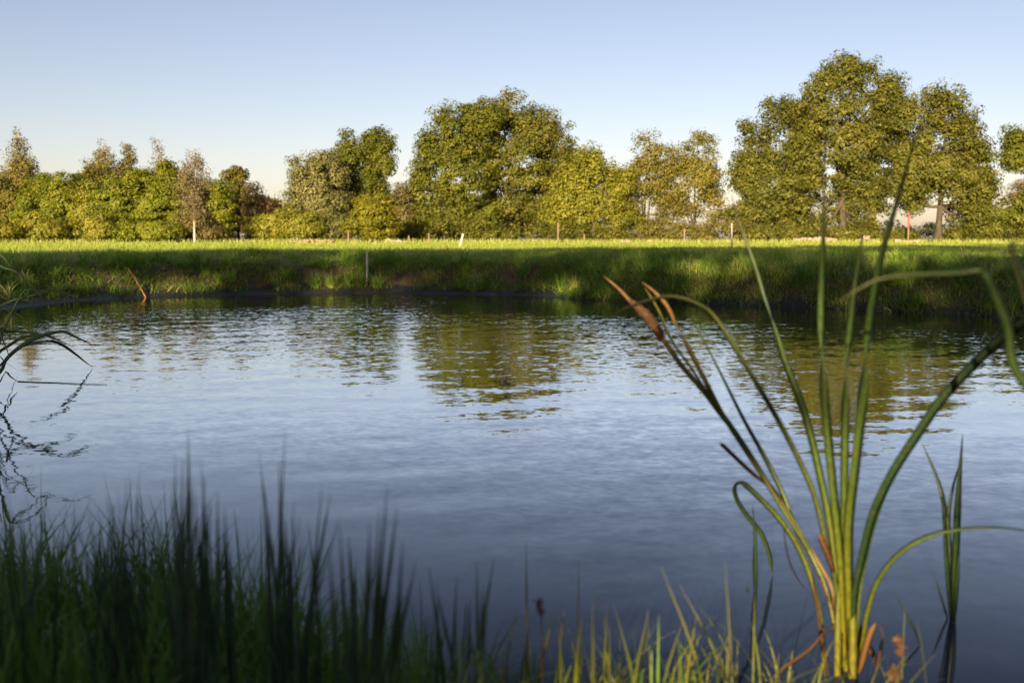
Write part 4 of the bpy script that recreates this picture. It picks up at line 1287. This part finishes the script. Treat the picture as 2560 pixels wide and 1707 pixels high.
ps = post('stake', 'thin pale wooden stake standing upright in the far bank', 'stake', 843, 648, 577, 24.95, 0.03, 'paleWood')
V = np.array([0])
post('stake', 'short pale stake leaning in the sunlit field edge before the central oaks', 'stake', 1056, 566, 537, 47, 0.055, 'paleWood', lean=8)
post('fence_post', 'slim white post standing alone in the shaded field', 'post', 1681, 571, 513, 37, 0.032, 'whitePost')
post('marker_pole', 'pole with red upper half before the right-hand hedge', 'pole', 2086, 552, 489, 78, 0.06, 'brownWood', lean=2, split=0.45)
FP = 'wooden fence posts along the tree line'
for x, y1, lab in ((800, 530, 'thin brown fence post left of the golden shrub'), (939, 541, 'short fence post between the golden shrub and the central oaks'),
                   (985, 536, 'brown fence post under the left crown of the central oaks'), (1282, 512, 'tall thin fence post below the right edge of the central oaks'),
                   (1342, 538, 'short fence post under the autumn tree'), (1572, 525, 'pale fence post under the feathery trees')):
    post('fence_post', lab, 'post', x, 554, y1, 77, 0.06, 'brownWood', group=FP)


def heap(name, label, cat, x, y, w, h, D, mat, n=26, group=None):
    c = PD(x, y, D)
    c[2] = float(zg(c[0], D))
    rt = thing(name, label, cat, tuple(c), group)
    sc = K * D / F
    acc = Acc()
    for k in range(n):
        u = rng.uniform(-1, 1)
        hh = h * sc * math.sqrt(max(0.02, 1 - u * u))
        p = c + np.array([u * w * sc * 0.5, rng.normal() * 0.3, rng.random() * hh * 0.75])
        dr = norm(np.array([rng.normal(), rng.normal() * 0.5, rng.normal() * 0.22]))
        L = rng.uniform(0.4, 0.9)
        rr = rng.uniform(0.06, 0.16) * (h * sc) / 0.5
        V, Q = tube(spline([p - dr * L / 2, p + rng.normal(size=3) * 0.05, p + dr * L / 2], 5), np.array([0.5, 1, 1.1, 0.9, 0.4]) * rr, 6)
        acc.add(V, Q)
    V, Q, T = acc.get()
    o = part('branches', V, Q, rt, M[mat], None, True)
    return rt


heap('brush_pile', 'long low heap of cut brown brush at the field edge', 'brush pile', 718, 551, 90, 8, 76, 'heap', 60)
heap('brush_pile', 'pale pinkish heap at the foot of the golden shrub', 'brush pile', 906, 551, 34, 10, 76, 'stone', 24)


def rubble(label, x, y, w, h, D, n):
    c = PD(x, y, D)
    c[2] = float(zg(c[0], D))
    rt = thing('stone_heap', label, 'stones', tuple(c), 'pale stones along the tree line')
    sc = K * D / F
    for k in range(n):
        u = rng.uniform(-1, 1)
        r = rng.uniform(0.14, 0.3)
        p = c + np.array([u * w * sc / 2, rng.normal() * 0.4, rng.random() * max(0, h * sc - r) * (1 - u * u * 0.6) + r * 0.4])
        g = norm(rng.normal(size=(8, 3)) * 0.25 + np.array([[a, b, e] for a in (-1, 1) for b in (-1, 1) for e in (-0.8, 0.8)])) * r * rng.uniform(0.8, 1.2, (8, 1))
        Q = [[0, 1, 3, 2], [4, 6, 7, 5], [0, 4, 5, 1], [2, 3, 7, 6], [0, 2, 6, 4], [1, 5, 7, 3]]
        part('stone', p + g, Q, rt, M['stone'])


rubble('long pale heap of stones under the tallest oak', 1870, 553, 90, 15, 79, 60)
rubble('small pale stone heap right of the tall oak trunk', 1992, 553, 24, 17, 79, 18)
rubble('few pale stones at the foot of the autumn tree', 1435, 553, 24, 8, 77, 8)
rubble('few pale stones under the feathery trees', 1492, 553, 14, 7, 77, 5)
rubble('pale stones around the red-topped pole', 2085, 554, 46, 7, 77, 16)

# orange dead stem bent down the far bank into the water
YB = float(onz(365, 744)[1])
rt_ = onz(365, 744)
ds = thing('dead_stem', 'bent orange dead stem lying down the far bank to the water', 'stem', tuple(rt_))
sy_ = [YB + 1.2, YB + 1.0, YB + 0.7, YB + 0.35, YB - 0.03]
sx_ = [P(q, 744, v_)[0] for q, v_ in zip((312, 321, 337, 352, 368), sy_)]
sz_ = [float(zg(a_, b_)) + e_ for a_, b_, e_ in zip(sx_, sy_, (0.02, 0.10, 0.16, 0.12, -0.02))]
V, Q = tube(spline(np.stack([sx_, sy_, sz_], 1), 18), np.linspace(0.010, 0.019, 18), 6)
part('shaft', V, Q, ds, M['orangestem'], None, True)

tri = sum(sum(p.loop_total - 2 for p in m.polygons) if len(m.polygons) < 2000 else len(m.polygons) * 2 for m in bpy.data.meshes)
print('TRIANGLES', tri, 'LEAVES', NLEAF, 'OBJECTS', len(bpy.data.objects))
